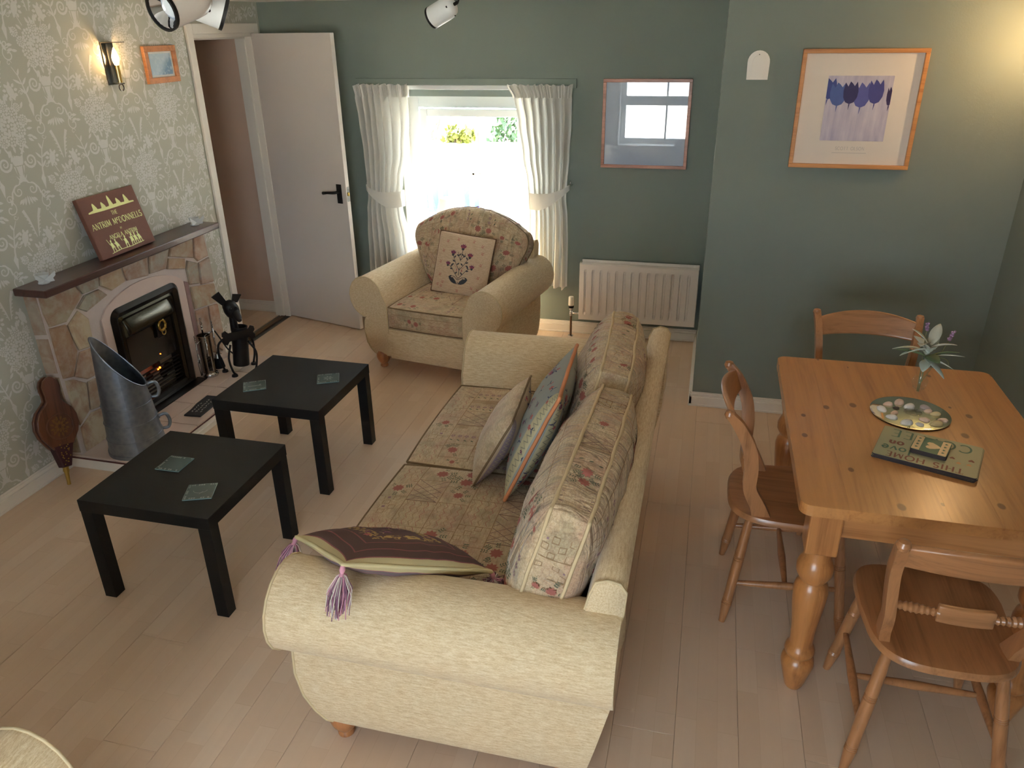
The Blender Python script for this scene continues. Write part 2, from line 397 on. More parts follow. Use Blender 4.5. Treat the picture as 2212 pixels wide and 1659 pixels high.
# ------------------------------------------------------------------ the room
XL, XR, YB, YF, ZC = -.485, 3.992, 0.0, -5.95, 2.18
XC, YC = 2.578, -1.007                      # corner of the projecting wall
T = .25
fl = struct('floor')
box('subfloor', (XL-1.6, YF-T, -.10), (XR+T, YB+.3, -.014), plain('concrete', (120, 116, 110), .9), fl)
bw, bl = .1935, 1.29; random.seed(4); mesh_cache = {}
def board_mesh(wd, ln):
    k = (round(wd, 3), round(ln, 3))
    if k not in mesh_cache:
        bm = bmesh.new(); bm_box(bm, (0, 0, -.013), (wd-.0006, ln-.0006, 0), None, .0009, 1); mesh_cache[k] = bm2me('floor_board', bm); mesh_cache[k].materials.append(M_floor)
    return mesh_cache[k]
ix = 0; x = XL
while x < XR-.02:
    wd = min(bw, XR-x); y = YF; first = [1.29, .86, .43][ix % 3]
    while y < YB-.01:
        ln = first if y == YF else bl
        ln = min(ln, YB-y)
        if not (x > XC and y > YC):
            o = obj('floor_board', board_mesh(wd, ln), None, fl); o.location = (x, y, 0)
        y += ln
    x += bw; ix += 1
# hall floor seen through the doorway
for k in range(6):
    o = obj('floor_board', board_mesh(bw, .75), None, fl); o.location = (XL-.12-.0-(k+1)*bw, -.80, 0)

def wall(name, boxes_, mat): return tag(boxes(name, boxes_, mat), kind='structure')
DY0, DY1, DZ = -.775, -.105, 1.995         # doorway in the left wall
wl = wall('wall_left', [((XL-.12, YF, 0), (XL, DY0, ZC)), ((XL-.12, DY0, DZ), (XL, DY1, ZC)), ((XL-.12, DY1, 0), (XL, YB+.02, ZC))], M_paperbase)
WX0, WX1, WZ0, WZ1 = .48, 1.42, .48, 1.597  # window in the back wall
wall('wall_back', [((XL-.12, YB, 0), (WX0, YB+T, ZC)), ((WX1, YB, 0), (XC+.1, YB+T, ZC)), ((WX0, YB, 0), (WX1, YB+T, WZ0)), ((WX0, YB, WZ1), (WX1, YB+T, ZC))], M_green)
wall('wall_chimney', [((XC, YC, 0), (XR+T, YB+T, ZC))], M_green)
wall('wall_right', [((XR, YF, 0), (XR+T, YC, ZC))], M_green)
FW = [(1.3, 2.7)]; FZ0, FZ1 = .50, 1.78
wall('wall_front', [((XL-.12, YF-T, 0), (FW[0][0], YF, ZC)), ((FW[0][1], YF-T, 0), (XR+T, YF, ZC)), ((FW[0][0], YF-T, 0), (FW[0][1], YF, FZ0)), ((FW[0][0], YF-T, FZ1), (FW[0][1], YF, ZC))], M_ceil)
tag(box('ceiling', (XL-1.8, YF-T, ZC), (XR+T, YB+T, ZC+.1), M_ceil), kind='structure')
# hall beyond the doorway
wall('wall_hall_end', [((XL-1.8, -.045, 0), (XL-.12, YB+.2, ZC))], M_hall)
wall('wall_hall_side', [((XL-1.8, -1.6, 0), (XL-1.6, -.045, ZC))], M_hall)
wall('wall_hall_return', [((XL-1.8, -1.7, 0), (XL-.12, -1.6, ZC))], M_hall)
def skirting(name, segs):
    "segs: (x0, y0, x1, y1, nx, ny) runs with the outward normal"
    bm = bmesh.new()
    for x0, y0, x1, y1, nx, ny in segs:
        for th, z0, z1 in ((.016, 0, .058), (.010, .058, .075), (.006, .075, .084), (.020, 0, .012)):
            lo = (min(x0, x1, x0+nx*th, x1+nx*th), min(y0, y1, y0+ny*th, y1+ny*th), z0); hi = (max(x0, x1, x0+nx*th, x1+nx*th), max(y0, y1, y0+ny*th, y1+ny*th), z1)
            bm_box(bm, lo, hi, None, .0015, 1)
    return tag(obj(name, bm2me(name, bm), M_white), kind='structure')
skirting('baseboard_left', [(XL, YF, XL, -2.405, 1, 0), (XL, -1.03, XL, -.835, 1, 0)])
skirting('baseboard_back', [(XL, YB, XC, YB, 0, -1)])
skirting('baseboard_alcove', [(XC, YC-.016, XC, YB, -1, 0)])
skirting('baseboard_chimney', [(XC-.016, YC, XR, YC, 0, -1)])
skirting('baseboard_right', [(XR, YF, XR, YC, -1, 0)])
skirting('baseboard_front', [(XL, YF, XR, YF, 0, 1)])
skirting('baseboard_hall', [(XL-1.6, -.045, XL-.12, -.045, 0, -1)])
# doorway: lining, architrave, stop, threshold
tr = struct('trim_1')
fw = .058
boxes('architrave', [((XL, DY0-fw, 0), (XL+.018, DY0, DZ+fw)), ((XL, DY1, 0), (XL+.018, DY1+fw, DZ+fw)), ((XL, DY0, DZ), (XL+.018, DY1, DZ+fw))], M_white, tr, .004)
boxes('door_lining', [((XL-.125, DY0, 0), (XL, DY0+.022, DZ)), ((XL-.125, DY1-.022, 0), (XL, DY1, DZ)), ((XL-.125, DY0, DZ-.022), (XL, DY1, DZ))], M_white, tr, .002)
boxes('door_stop', [((XL-.085, DY0+.02, 0), (XL-.045, DY0+.034, DZ-.02)), ((XL-.085, DY1-.034, 0), (XL-.045, DY1-.02, DZ-.02)), ((XL-.085, DY0+.02, DZ-.034), (XL-.045, DY1-.02, DZ-.02))], M_white, tr, .001)
box('threshold_strip', (XL-.075, DY0+.02, .0), (XL-.040, DY1-.02, .006), M_strip, tr, .002)
# door leaf, standing open
dr = struct('door_1'); dr.location = (XL-.006, -.118, .008); dr.rotation_euler = (0, 0, rad(-15.0))
box('door_leaf', (0, 0, 0), (.690, .035, 1.983), M_door, dr, .002)
for z in (.2, 1.0, 1.75): lathe('hinge', [(.006, 0), (.006, .09)], M_white, dr, 10, Matrix.Translation((.0, -.004, z)))
h = box('handle_plate', (.608, -.006, .915), (.652, .0, 1.045), M_black, dr, .003)
lv = tube('lever', [(.63, -.004, .995), (.63, -.045, .995), (.615, -.052, .994), (.56, -.052, .990), (.525, -.050, .985)], [.010, .010, .010, .009, .011], M_black, h, 10)
h = box('handle_plate', (.608, .035, .915), (.652, .041, 1.045), M_black, dr, .003)
tube('lever', [(.63, .039, .995), (.63, .08, .995), (.615, .086, .994), (.56, .086, .990), (.53, .085, .986)], [.010, .010, .010, .009, .010], M_black, h, 10)
lp = box('latch_plate', (.6895, .006, .93), (.6915, .029, 1.03), M_chrome, dr)
box('latch_bolt', (.690, .011, .968), (.698, .024, .992), M_brass, lp, .002)

# ------------------------------------------------------------------ wallpaper print (half-drop repeat 0.55 x 0.64 m, cut at the edges)
def wallpaper():
    d = D2(); rn = random.Random(2)
    # fan and double scroll
    d.poly([(-.030, -.005), (0, .045), (.030, -.005), (0, .004)])
    for k in range(-2, 3): d.leaf(k*.004, .0, .04, .005, PI/2 - k*.3)
    for m in (-1, 1):
        d.spiral(m*.040, -.035, .028, 1.35, PI/2 if m > 0 else PI/2, .008, .003, -m)
        d.line([(m*.02, -.004), (m*.055, -.012), (m*.075, -.035), (m*.082, -.062)], .004, .010); d.leaf(m*.082, -.06, .035, .014, -PI/2+m*.5)
        d.spiral(m*.105, -.105, .036, 1.1, PI/2, .004, .007, m); d.spiral(m*.095, -.14, .014, 1, 0, .003, .004, m)
    for k in range(-3, 4): d.leaf(k*.010, -.060-abs(k)*.004, .045-abs(k)*.005, .012, -PI/2+k*.28)
    # fronds below
    for m, l in ((-1, .13), (1, .11)):
        pts = [(m*.006-.0, -.25), (m*.016, -.205), (m*.028, -.165), (m*.048, -.165+l*.35)]
        d.line(pts, .004, .016)
        for k in range(6): 
            t = k/6; px = m*(.010+.030*t); py = -.235+.10*t; d.leaf(px, py, .014, .005, PI/2+m*(-1.1))
    # urn with volutes
    d.poly([(-.035, .120), (-.028, .085), (-.022, .075), (.022, .075), (.028, .085), (.035, .120), (.02, .112), (0, .118), (-.02, .112)])
    for k in range(-2, 3): d.leaf(k*.012, .135, .055-abs(k)*.004, .011, -PI/2+k*.06) if False else d.poly([(k*.013-.004, .072), (k*.010, .035), (k*.013+.004, .072)])
    d.poly([(-.016, .070), (-.009, .03), (0, .018), (.009, .03), (.016, .070)])
    for m in (-1, 1):
        d.spiral(m*.072, .088, .034, 1.7, PI if m > 0 else 0, .012, .004, m)
        d.line([(m*.03, .12), (m*.05, .150), (m*.058, .175)], .012, .002)
    # stems at the sides
    for m in (-1, 1):
        for zz in (0.0,):
            st = [(m*.118, -.02), (m*.125, .035), (m*.138, .085), (m*.150, .125), (m*.175, .165)]
            d.line(st, .010, .003); d.poly([(m*.118-.013, .0), (m*.118, -.052), (m*.118+.013, .0), (m*.118, .02)])
            for (px, py, a, l) in ((.127, .045, .8, .045), (.128, .05, 2.2, .04), (.140, .09, .5, .05), (.139, .085, 2.3, .045), (.152, .125, 2.0, .035)): d.leaf(m*px, py, l, .011, a if m > 0 else PI-a)
            d.spiral(m*.100, -.062, .020, 1.2, 0, .003, .006, -m); d.spiral(m*.158, .055, .012, 1.2, PI, .004, .003, m)
    # bouquet
    bl = [(0, .245, .046), (-.055, .225, .036), (.055, .222, .036), (-.035, .285, .036), (.035, .290, .034), (0, .190, .036), (-.085, .265, .024), (.088, .262, .026), (-.045, .178, .026), (.048, .176, .028), (0, .328, .026), (-.11, .305, .022), (.07, .318, .02)]
    for x, y, r in bl:
        d.ell(x, y, r*.20, n=7); d.petals(x, y, r*.26, r*.62, 7, r*.30, rn.random()*3); d.petals(x, y, r*.58, r*1.02, 11, r*.44, rn.random()*3)
    for k in range(26):
        a = rn.random()*2*PI; r = .085+.05*rn.random(); d.leaf(r*math.cos(a)*1.05, .245+r*math.sin(a)*.95, .034, .013, a+rn.uniform(-.5, .5))
    for m, x, y in ((-1, -.075, .40), (1, .062, .385)):
        d.ell(x, y, .018, .030, m*.3, 10); d.petals(x, y, .02, .042, 9, .014, .2); d.line([(x, y-.03), (x-m*.02, y-.07)], .004)
    return d
unit = wallpaper(); pat = D2()
fy, fz = -1.668, 2.037
for i in range(-18, 8):
    for j in range(-8, 3):
        if (i+j) % 2 == 0:
            cy, cz = fy+i*.275, fz+j*.32
            if YF-.3 < cy < .3 and -.5 < cz < 2.6: pat.add(unit.xf(cy, cz))
def inroom(a, b):
    if not (YF+.02 < a < YB-.02 and .09 < b < ZC-.015): return False
    if DY0-fw-.012 < a < DY1+fw+.012 and b < DZ+fw+.012: return False
    if -2.415 < a < -1.085 and b < .955: return False
    return True
pat.clip(inroom)
pat.obj('wallpaper_print', M_motif, wl, lambda a, b: V((XL+.0009, a, b)), spread=8e-4)

# ------------------------------------------------------------------ window in the back wall, with trim and curtains
wn = struct('window_1'); y0, y1 = .155, .215
def winframe(parent, x0, x1, z0, z1, wd, ya, yb, mat, name): 
    return boxes(name, [((x0, ya, z0), (x0+wd, yb, z1)), ((x1-wd, ya, z0), (x1, yb, z1)), ((x0+wd, ya, z1-wd), (x1-wd, yb, z1)), ((x0+wd, ya, z0), (x1-wd, yb, z0+wd))], mat, parent, .004)
winframe(wn, WX0, WX1, WZ0, WZ1, .085, y0, y1, M_upvc, 'window_frame')
box('transom', (WX0+.08, y0, .985), (WX1-.08, y1, 1.06), M_upvc, wn, .004)
sx0, sx1 = WX0+.10, WX1-.10
sash = winframe(wn, sx0, sx1, 1.055, 1.505, .05, y0-.022, y1-.01, M_upvc, 'opening_sash')
xm = .985
box('glazing_bar', (xm-.009, y0+.01, 1.10), (xm+.009, y1-.01, 1.46), M_upvc, sash, .002)
box('glazing_bar', (xm-.009, y0+.01, .56), (xm+.009, y1-.01, .99), M_upvc, wn, .002)
for a, b, c, d_ in ((sx0+.045, xm-.009, 1.10, 1.46), (xm+.009, sx1-.045, 1.10, 1.46), (WX0+.08, xm-.009, .56, .99), (xm+.009, WX1-.08, .56, .99)): box('pane', (a, .186, c), (b, .190, d_), M_pane, wn)
hn = box('window_handle', (xm-.045, y0-.04, 1.068), (xm+.03, y0-.024, 1.088), M_upvc, sash, .004)
box('handle_button', (xm-.035, y0-.043, 1.072), (xm-.022, y0-.039, 1.084), M_black, hn)
box('window_sill', (WX0-.0, -.035, WZ0-.03), (WX1+.0, y0+.0, WZ0+.004), M_upvc, wn, .004)
boxes('window_reveal', [((WX0, 0.002, WZ0), (WX0+.006, y0, WZ1)), ((WX1-.006, 0.002, WZ0), (WX1, y0, WZ1))], M_white, wn)
t2 = tag(box('trim_2', (.19, -.020, 1.652), (1.695, .0, 1.708), M_green, None, .002), kind='structure')
# front windows (behind the camera, seen mirrored in the picture glass)
for (a, b) in FW:
    wf = struct('window_2'); yy0, yy1 = YF-.20, YF-.14
    winframe(wf, a, b, FZ0, FZ1, .07, yy0, yy1, M_upvc, 'window_frame')
    box('transom', (a+.06, yy0, 1.0), (b-.06, yy1, 1.12), M_upvc, wf, .004)
    xx = a+.62; box('glazing_bar', (xx-.012, yy0+.01, FZ0+.06), (xx+.012, yy1-.01, FZ1-.06), M_upvc, wf)
    for c, d_ in ((a+.06, xx-.012), (xx+.012, b-.06)):
        for e, f in ((FZ0+.06, 1.0), (1.12, FZ1-.06)): box('pane', (c, yy0+.028, e), (d_, yy0+.032, f), M_pane, wf)
    box('window_sill', (a, yy1, FZ0-.03), (b, YF+.06, FZ0+.002), M_white, wf, .004)

def curtain_mat():
    n = NM('cream_curtain_cloth', .85); co = n.co(); g = n.noise(n.scale(co, (260, 260, 260)), 1, 2)
    n.color(n.mix(g, lin((236, 234, 232)), lin((244, 243, 240)))); n.inp('Transmission Weight', 0.0)
    tr_ = n.n('ShaderNodeBsdfTranslucent'); tr_.inputs[0].default_value = (*lin((240, 238, 230)), 1)
    mx = n.n('ShaderNodeMixShader'); mx.inputs[0].default_value = .32; out = n.t.nodes['Material Output']
    n.t.links.new(n.b.outputs[0], mx.inputs[1]); n.t.links.new(tr_.outputs[0], mx.inputs[2]); n.t.links.new(mx.outputs[0], out.inputs[0])
    n.bump(g, .1, .001); return n.m
M_curt = curtain_mat()
rl = thing('curtain_rail', 'slim white curtain rail over the back window', 'curtain rail', (.94, -.05, 1.655))
box('track', (-.735, -.012, -.012), (.735, .012, .014), M_upvc, rl, .002)
for xx in (-.7, -.35, 0, .35, .7): box('bracket', (xx-.01, .008, -.008), (xx+.01, .048, .010), M_upvc, rl)
def curtain(side, label):
    zt, zb = 1.675, .352
    def edges(t):   # t 0 top .. 1 bottom -> outer x, inner x
        z = zt+(zb-zt)*t
        if side < 0: K = [(1.68, .212, .602), (1.60, .222, .598), (1.45, .232, .595), (1.25, .245, .575), (1.05, .250, .525), (.95, .252, .503), (.85, .238, .510), (.65, .228, .545), (.35, .222, .565)]
        else: K = [(1.68, 1.682, 1.262), (1.60, 1.676, 1.300), (1.45, 1.676, 1.325), (1.25, 1.668, 1.352), (1.05, 1.656, 1.385), (.98, 1.652, 1.392), (.85, 1.660, 1.398), (.65, 1.662, 1.392), (.35, 1.660, 1.385)]
        for (za, a0, b0), (zc, a1, b1) in zip(K, K[1:]):
            if z >= zc-1e-6:
                s = (za-z)/(za-zc); s = s*s*(3-2*s); return z, a0+(a1-a0)*s, b0+(b1-b0)*s
        return z, K[-1][1], K[-1][2]
    NF = 7
    def fn(u, v):
        z, xo, xi = edges(v); uu = u + .012*math.sin(5*v+u*9)
        x_ = xo+(xi-xo)*uu; ph = 2*PI*NF*(u+.03*math.sin(7*u+2*side)); tie = math.exp(-((z-.97)/.16)**2)
        am = (.036-.014*tie)*(1.0 if v > .05 else .72)
        yy = -.085 + am*math.sin(ph)+.009*math.sin(2.3*ph+1)*v - .012*tie - .014*max(0.0, 1-v/.12)
        if v < .02: yy += .006*math.sin(ph*2.5)
        return V((x_+.004*math.cos(ph), yy, z + (.006*math.sin(ph*1.3) if v < .01 or v > .99 else 0)))
    t = thing('curtain', label, 'curtain', (0, 0, 0))
    o = obj('curtain_cloth', grid_me('curtain_cloth', 120, 64, fn), M_curt, t, True)
    # header tape with tight gathers
    def fh(u, v):
        p = fn(u, .002+.055*v); return V((p.x, -.092+.018*math.sin(2*PI*26*u)-.012, p.z))
    obj('header_ruffle', grid_me('header_ruffle', 220, 4, fh), M_curt, t, True)
    # tieback band from the hook on the outer side, drooping to the inner edge
    z0 = .97; pts = []
    xo, xi = (.232, .512) if side < 0 else (1.676, 1.386); zo, zi = (1.005, .935) if side < 0 else (1.045, .955)
    def ft(u, v):
        a = u*2*PI; cx = (xo+xi)/2; hw = abs(xi-xo)/2
        px = cx+hw*math.cos(a); k = (px-xo)/(xi-xo)
        zc = zo+(zi-zo)*k - .035*math.sin(PI*k)
        hgt = .022+.050*min(1, k*1.6)
        py = -.088+.058*math.sin(a)*(-1) + (.03 if math.sin(a) < 0 else 0)*0
        return V((px, py, zc+(v-.5)*hgt*1.5))
    obj('tieback', grid_me('tieback', 40, 3, ft), M_curt, t, True)
    hk = tube('tieback_hook', smoothpts([(xo+side*.004, .0, zo+.005), (xo+side*.004, -.05, zo+.005), (xo+side*.002, -.075, zo+.02), (xo-side*.0, -.062, zo+.038)], 4), .004, M_chrome, t, 6)
    return t
curtain(-1, 'cream curtain tied back between the open door and the armchair window')
curtain(1, 'cream curtain tied back on the radiator side of the window')

# ------------------------------------------------------------------ garden outside the back window
M_gwall = plain('whitewashed_render', (240, 238, 232), .8, bump=.2, bscale=30)
gp = tag(box('garden_ground', (-14, .6, -.35), (14, 26, -.30), plain('pale_gravel', (190, 184, 172), .9, var=.15, vscale=40)), kind='structure')
tag(box('front_yard_ground', (-14, -26, -.35), (14, YF-.30, -.30), plain('pale_concrete', (176, 172, 165), .9, var=.1, vscale=10)), kind='structure')
gw = tag(box('garden_wall', (-4.5, 4.0, -.32), (3.5, 4.22, .735), M_gwall, None, .02), 'low whitewashed garden wall outside the back window', 'wall')
def bush(name, label, cx, cy, z0, rx, ry, rz, n, seed, mat, blade=False):
    rn = random.Random(seed); vs, fs = [], []
    for k in range(n):
        a = rn.random()*2*PI; b = rn.random()**.5; h_ = rn.random(); px = cx+rx*b*math.cos(a); py = cy+ry*b*math.sin(a); pz = z0+rz*h_*math.sqrt(max(.05, 1-b*b*.8))
        d = V((rn.uniform(-1, 1), rn.uniform(-1, 1), rn.uniform(.2, 1.2) if blade else rn.uniform(-.6, 1))).normalized(); l = rn.uniform(.10, .24) if blade else rn.uniform(.05, .10)
        s = d.orthogonal().normalized()*(l*(.07 if blade else .3)); p = V((px, py, pz)); b0 = len(vs)
        vs += [p-s*.4, p+d*l*.5-s, p+d*l, p+d*l*.5+s, p+s*.4]; fs.append((b0, b0+1, b0+2, b0+3, b0+4))
    t = thing(name, label, 'plant', (cx, cy, z0))
    o = obj('foliage', pymesh('foliage', [v-V((cx, cy, z0)) for v in vs], fs), mat, t, kind='stuff')
    for k in range(7):
        a = k*.9; tube('stem', [(.05*math.cos(a), .05*math.sin(a), 0), (rx*.4*math.cos(a), ry*.4*math.sin(a), rz*.6)], .012, M_stem, t, 5)
    return t
M_stem = plain('woody_stem', (120, 100, 74), .8)
M_leafA = plain('sunlit_leaf', (50, 74, 40), .6, var=.3, vscale=3)
M_leafB = plain('dry_grass_leaf', (84, 78, 60), .7, var=.2, vscale=3)
M_leafC = plain('yellow_green_leaf', (96, 98, 30), .6, var=.2)
bush('garden_shrub', 'green leafy shrub rising behind the garden wall', .20, 5.0, -.30, .58, .4, 1.60, 3600, 1, M_leafA)
bush('garden_shrub', 'tall straw-coloured grass clump behind the garden wall', 1.30, 4.65, -.30, .5, .25, 1.45, 1700, 2, M_leafB, True)
bush('garden_shrub', 'short straw-coloured grass clump at the far end of the garden wall', -1.15, 4.6, -.30, .42, .2, 1.35, 1000, 3, M_leafB, True)
bush('garden_shrub', 'yellow-green plant trailing over the garden wall', -.42, 4.10, .735, .2, .10, .20, 260, 4, M_leafC)
gb = thing('garden_bench', 'blue slatted garden bench in front of the garden wall', 'bench', (-.32, 3.2, -.30))
M_blue = plain('blue_wood_paint', (66, 106, 160), .6)
for k in range(6): box('back_slat', (-.30+k*.125, .05, .35), (-.235+k*.125, .075, .78), M_blue, gb, .004)
box('top_rail', (-.36, .045, .76), (.46, .08, .82), M_blue, gb, .004)
for k in range(3): box('seat_slat', (-.36, -.40+k*.15, .40), (.46, -.28+k*.15, .425), M_blue, gb, .004)
for xx in (-.34, .40):
    for yy in (-.38, .04): box('leg', (xx, yy, 0), (xx+.05, yy+.05, .41), M_blue, gb, .004)
# ------------------------------------------------------------------ fireplace
XF = -.405                                   # face of the stone surround
FY0, FY1 = -2.395, -1.10; HZ = .07           # its ends; top of the hearth
fp = thing('fireplace', 'crazy-paved stone fireplace with dark wood mantel and tiled hearth', 'fireplace', (XL, -1.75, 0))
fo = V((XL, -1.75, 0))
def stone_mat():
    n = NM('sandstone', .75); co = n.co(); oi = n.n('ShaderNodeObjectInfo').outputs['Random']
    sh = n.comb(n.math('MULTIPLY', oi, 13.0), n.math('MULTIPLY', oi, 29.0), n.math('MULTIPLY', oi, 7.0))
    g = n.noise(n.vmath('ADD', co, sh), 7, 5, .65, .8); g2 = n.noise(n.vmath('ADD', co, sh), 26, 4, .6)
    base = n.ramp(oi, [(0, lin((176, 150, 126))), (.2, lin((158, 150, 124))), (.4, lin((186, 158, 140))), (.55, lin((150, 146, 130))), (.7, lin((186, 168, 138))), (.85, lin((160, 128, 98))), (1, lin((168, 158, 146)))])
    c = n.mix(n.ramp(g, [(.42, (0, 0, 0)), (.70, (1, 1, 1))]), base, lin((150, 104, 78)))
    c = n.mix(n.math('MULTIPLY', n.ramp(g2, [(.45, (0, 0, 0)), (.75, (1, 1, 1))]), .35), c, lin((196, 186, 172)))
    n.color(c); n.bump(n.math('ADD', g, n.math('MULTIPLY', g2, .5)), .35, .006); return n.m
M_stone = stone_mat()
M_mortar = plain('mortar', (196, 182, 176), .9, var=.06, vscale=30, bump=.3, bscale=90)
M_plaster = plain('pink_plaster', (206, 184, 174), .8, var=.04, vscale=9)
M_slip = plain('plum_slip_stone', (142, 112, 108), .6, var=.12, vscale=14)
# core with the fire opening left free (opening y -2.0..-1.48, z .07...68)
OY0, OY1, OZ = -1.985, -1.475, .66
bm = bmesh.new()
for lo, hi in (((XL, FY0, HZ-.01), (XF, OY0, .925)), ((XL, OY1, HZ-.01), (XF, FY1, .925)), ((XL, OY0, OZ), (XF, OY1, .925))): bm_box(bm, V(lo)-fo, V(hi)-fo)
obj('mortar_core', bm2me('mortar_core', bm), M_mortar, fp)
def Z1(x, y): return (x/3.95, 380+y/3.95)
def Z2(x, y): return (40+x/3.607, 600+y/3.607)
stones = [
 [Z1(*p) for p in ((340,1035),(635,932),(702,1015),(640,1128),(572,1245),(432,1292),(375,1180))],
 [Z1(*p) for p in ((652,924),(842,852),(840,958),(716,1008))],
 [Z1(*p) for p in ((852,848),(1030,775),(1072,900),(958,978),(862,938))],
 [Z1(*p) for p in ((1046,768),(1258,692),(1268,850),(1092,894))],
 [Z1(*p) for p in ((1276,686),(1440,622),(1422,790),(1285,836))],
 [Z1(*p) for p in ((1436,704),(1580,706),(1584,790),(1432,796))],
 [Z1(*p) for p in ((1455,614),(1640,532),(1652,700),(1600,696),(1445,688))],
 [Z1(*p) for p in ((1654,526),(1732,496),(1778,680),(1692,728),(1664,700))],
 [Z1(*p) for p in ((1602,722),(1682,742),(1702,918),(1626,928),(1594,800))],
 [Z1(*p) for p in ((1700,742),(1786,694),(1828,898),(1722,928))],
 [Z1(*p) for p in ((1632,948),(1832,916),(1852,1075),(1668,1138))],
 [Z1(*p) for p in ((1674,1152),(1772,1118),(1800,1320),(1705,1345))],
 [Z1(*p) for p in ((1785,1112),(1856,1090),(1905,1310),(1905,1490),(1835,1440),(1812,1300))],
 [Z1(*p) for p in ((1712,1362),(1808,1335),(1832,1450),(1895,1520),(1740,1480))],
 [Z1(*p) for p in ((724,1022),(846,968),(918,1015),(745,1160),(662,1132))],
 [Z2(*p) for p in ((392,372),(468,258),(548,318),(590,528),(482,566),(432,478))],
 [Z2(*p) for p in ((248,398),(372,366),(425,480),(462,572),(432,772),(358,788),(300,600))],
 [Z2(*p) for p in ((482,582),(604,536),(650,736),(542,790),(446,772))],
 [Z2(*p) for p in ((372,806),(432,792),(530,818),(556,1036),(486,1150),(436,1050))],
 [Z2(*p) for p in ((546,812),(660,760),(712,975),(572,1030))],
 [Z2(*p) for p in ((496,1168),(578,1050),(716,990),(752,1225),(540,1352),(520,1290))],
]
for q in stones:
    poly = [(P.y-fo.y, P.z) for P in (at(u, v, 'x', XF+.010) for u, v in q)]
    poly = [(max(FY0-fo.y+.004, min(FY1-fo.y-.002, a)), max(HZ+.004, min(.918, b))) for a, b in poly]
    prism('stone', poly, XF-XL-.004, XF-XL+.012, M_stone, fp, lambda a, b, h: V((h, a, b)), .005)
for z0, z1 in ((.075, .27), (.285, .50), (.515, .70), (.715, .915)):      # return face towards the room's front
    prism('stone', [(.006, z0), (.074, z0+.008), (.074, z1), (.006, z1-.006)], 0, .010, M_stone, fp, lambda a, b, h: V((a, FY0-fo.y+.003-h, b)), .004)
# pink plaster arch around the fire and the plum slip beside it
AY0, AY1 = -2.065, -1.385
outer = [(AY0, HZ)] + [(AY0, .66)] + [(AY0+(AY1-AY0)*t, .675+.115*math.sin(PI*t)**.6*(1-.1*t)) for t in [k/16 for k in range(17)]] + [(AY1, .62), (AY1, HZ)]
inner = [(OY1, HZ), (OY1, OZ), (OY0, OZ), (OY0, HZ)]
bm = bmesh.new(); x0, x1 = XF-XL-.002, XF-XL+.009
def strip(a, b):
    n_ = len(a)
    for k in range(n_-1):
        q = [a[k], a[k+1], b[k+1], b[k]]; lo = [bm.verts.new((x0, p[0]-fo.y, p[1])) for p in q]; hi = [bm.verts.new((x1, p[0]-fo.y, p[1])) for p in q]
        bm.faces.new(hi)
        for i in range(4): bm.faces.new((lo[i], lo[(i+1) % 4], hi[(i+1) % 4], hi[i]))
top = [p for p in outer if p[1] > HZ]; N_ = len(top)
inn = [(OY0+(OY1-OY0)*k/(N_-1), OZ) for k in range(N_)]
strip(top, inn); strip([(AY0, HZ), (AY0, .66)], [(OY0, HZ), (OY0, OZ)]); strip([(OY1, HZ), (OY1, OZ)], [(AY1, HZ), (AY1, .62)])
me = bm2me('plaster_arch', bm); fixn(me); obj('plaster_arch', me, M_plaster, fp)
prism('slip_stone', [(AY1+.002-fo.y, HZ+.004), (AY1+.034-fo.y, HZ+.004), (AY1+.034-fo.y, .66), (AY1+.002-fo.y, .675)], x0, x1+.004, M_slip, fp, lambda a, b, h: V((h, a, b)), .003)
M_mahog = wood('mahogany_stain', (74, 42, 36), (46, 24, 22), 1, 1.0, .3, coat=.3)
box('mantel_shelf', (0, FY0-.045-fo.y, .922), (.178, FY1+.025-fo.y, .958), M_mahog, fp, .005)
# hearth: tiled top, dark edging and white skirting
M_tile = plain('pink_beige_tile', (206, 184, 172), .35, var=.05, vscale=6)
HX = -.022
box('hearth_bed', (0, FY0-.008-fo.y, .0), (HX-XL-.012, -1.03-fo.y, HZ-.012), M_mortar, fp)
ys = [FY0-.012, -2.215, -1.985, -1.755, -1.525, -1.295, -1.03]
for a, b in zip(ys, ys[1:]):
    box('hearth_tile', (XF+.2-XL, a+.002-fo.y, HZ-.012), (HX-XL, b-.002-fo.y, HZ), M_tile, fp, .002)
    if not (a > -2.0 and b < -1.5): box('hearth_tile', (0.0 if a < FY0+.001 or b > FY1 else 0.0, a+.002-fo.y, HZ-.012), (XF+.197-XL, b-.002-fo.y, HZ), M_tile, fp, .002)
    else: box('hearth_tile', (.09, a+.002-fo.y, HZ-.012), (XF+.197-XL, b-.002-fo.y, HZ), M_tile, fp, .002)
M_edge = plain('oxblood_edging', (98, 48, 44), .5)
boxes('hearth_edging', [((HX-XL-.011, ys[0]-fo.y-.001, HZ-.018), (HX-XL+.003, ys[-1]-fo.y, HZ-.012)), ((0, ys[0]-.002-fo.y, HZ-.018), (HX-XL, ys[0]+.004-fo.y, HZ-.012))], M_edge, fp)
boxes('hearth_skirting', [((HX-XL-.012, ys[0]-fo.y, 0), (HX-XL+.002, ys[-1]-fo.y, HZ-.018)), ((0, ys[0]-.002-fo.y, 0), (HX-XL, ys[0]+.008-fo.y, HZ-.018)), ((HX-XL, ys[0]-.004-fo.y, 0), (HX-XL+.010, ys[-1]-fo.y, .03))], M_white, fp, .002)
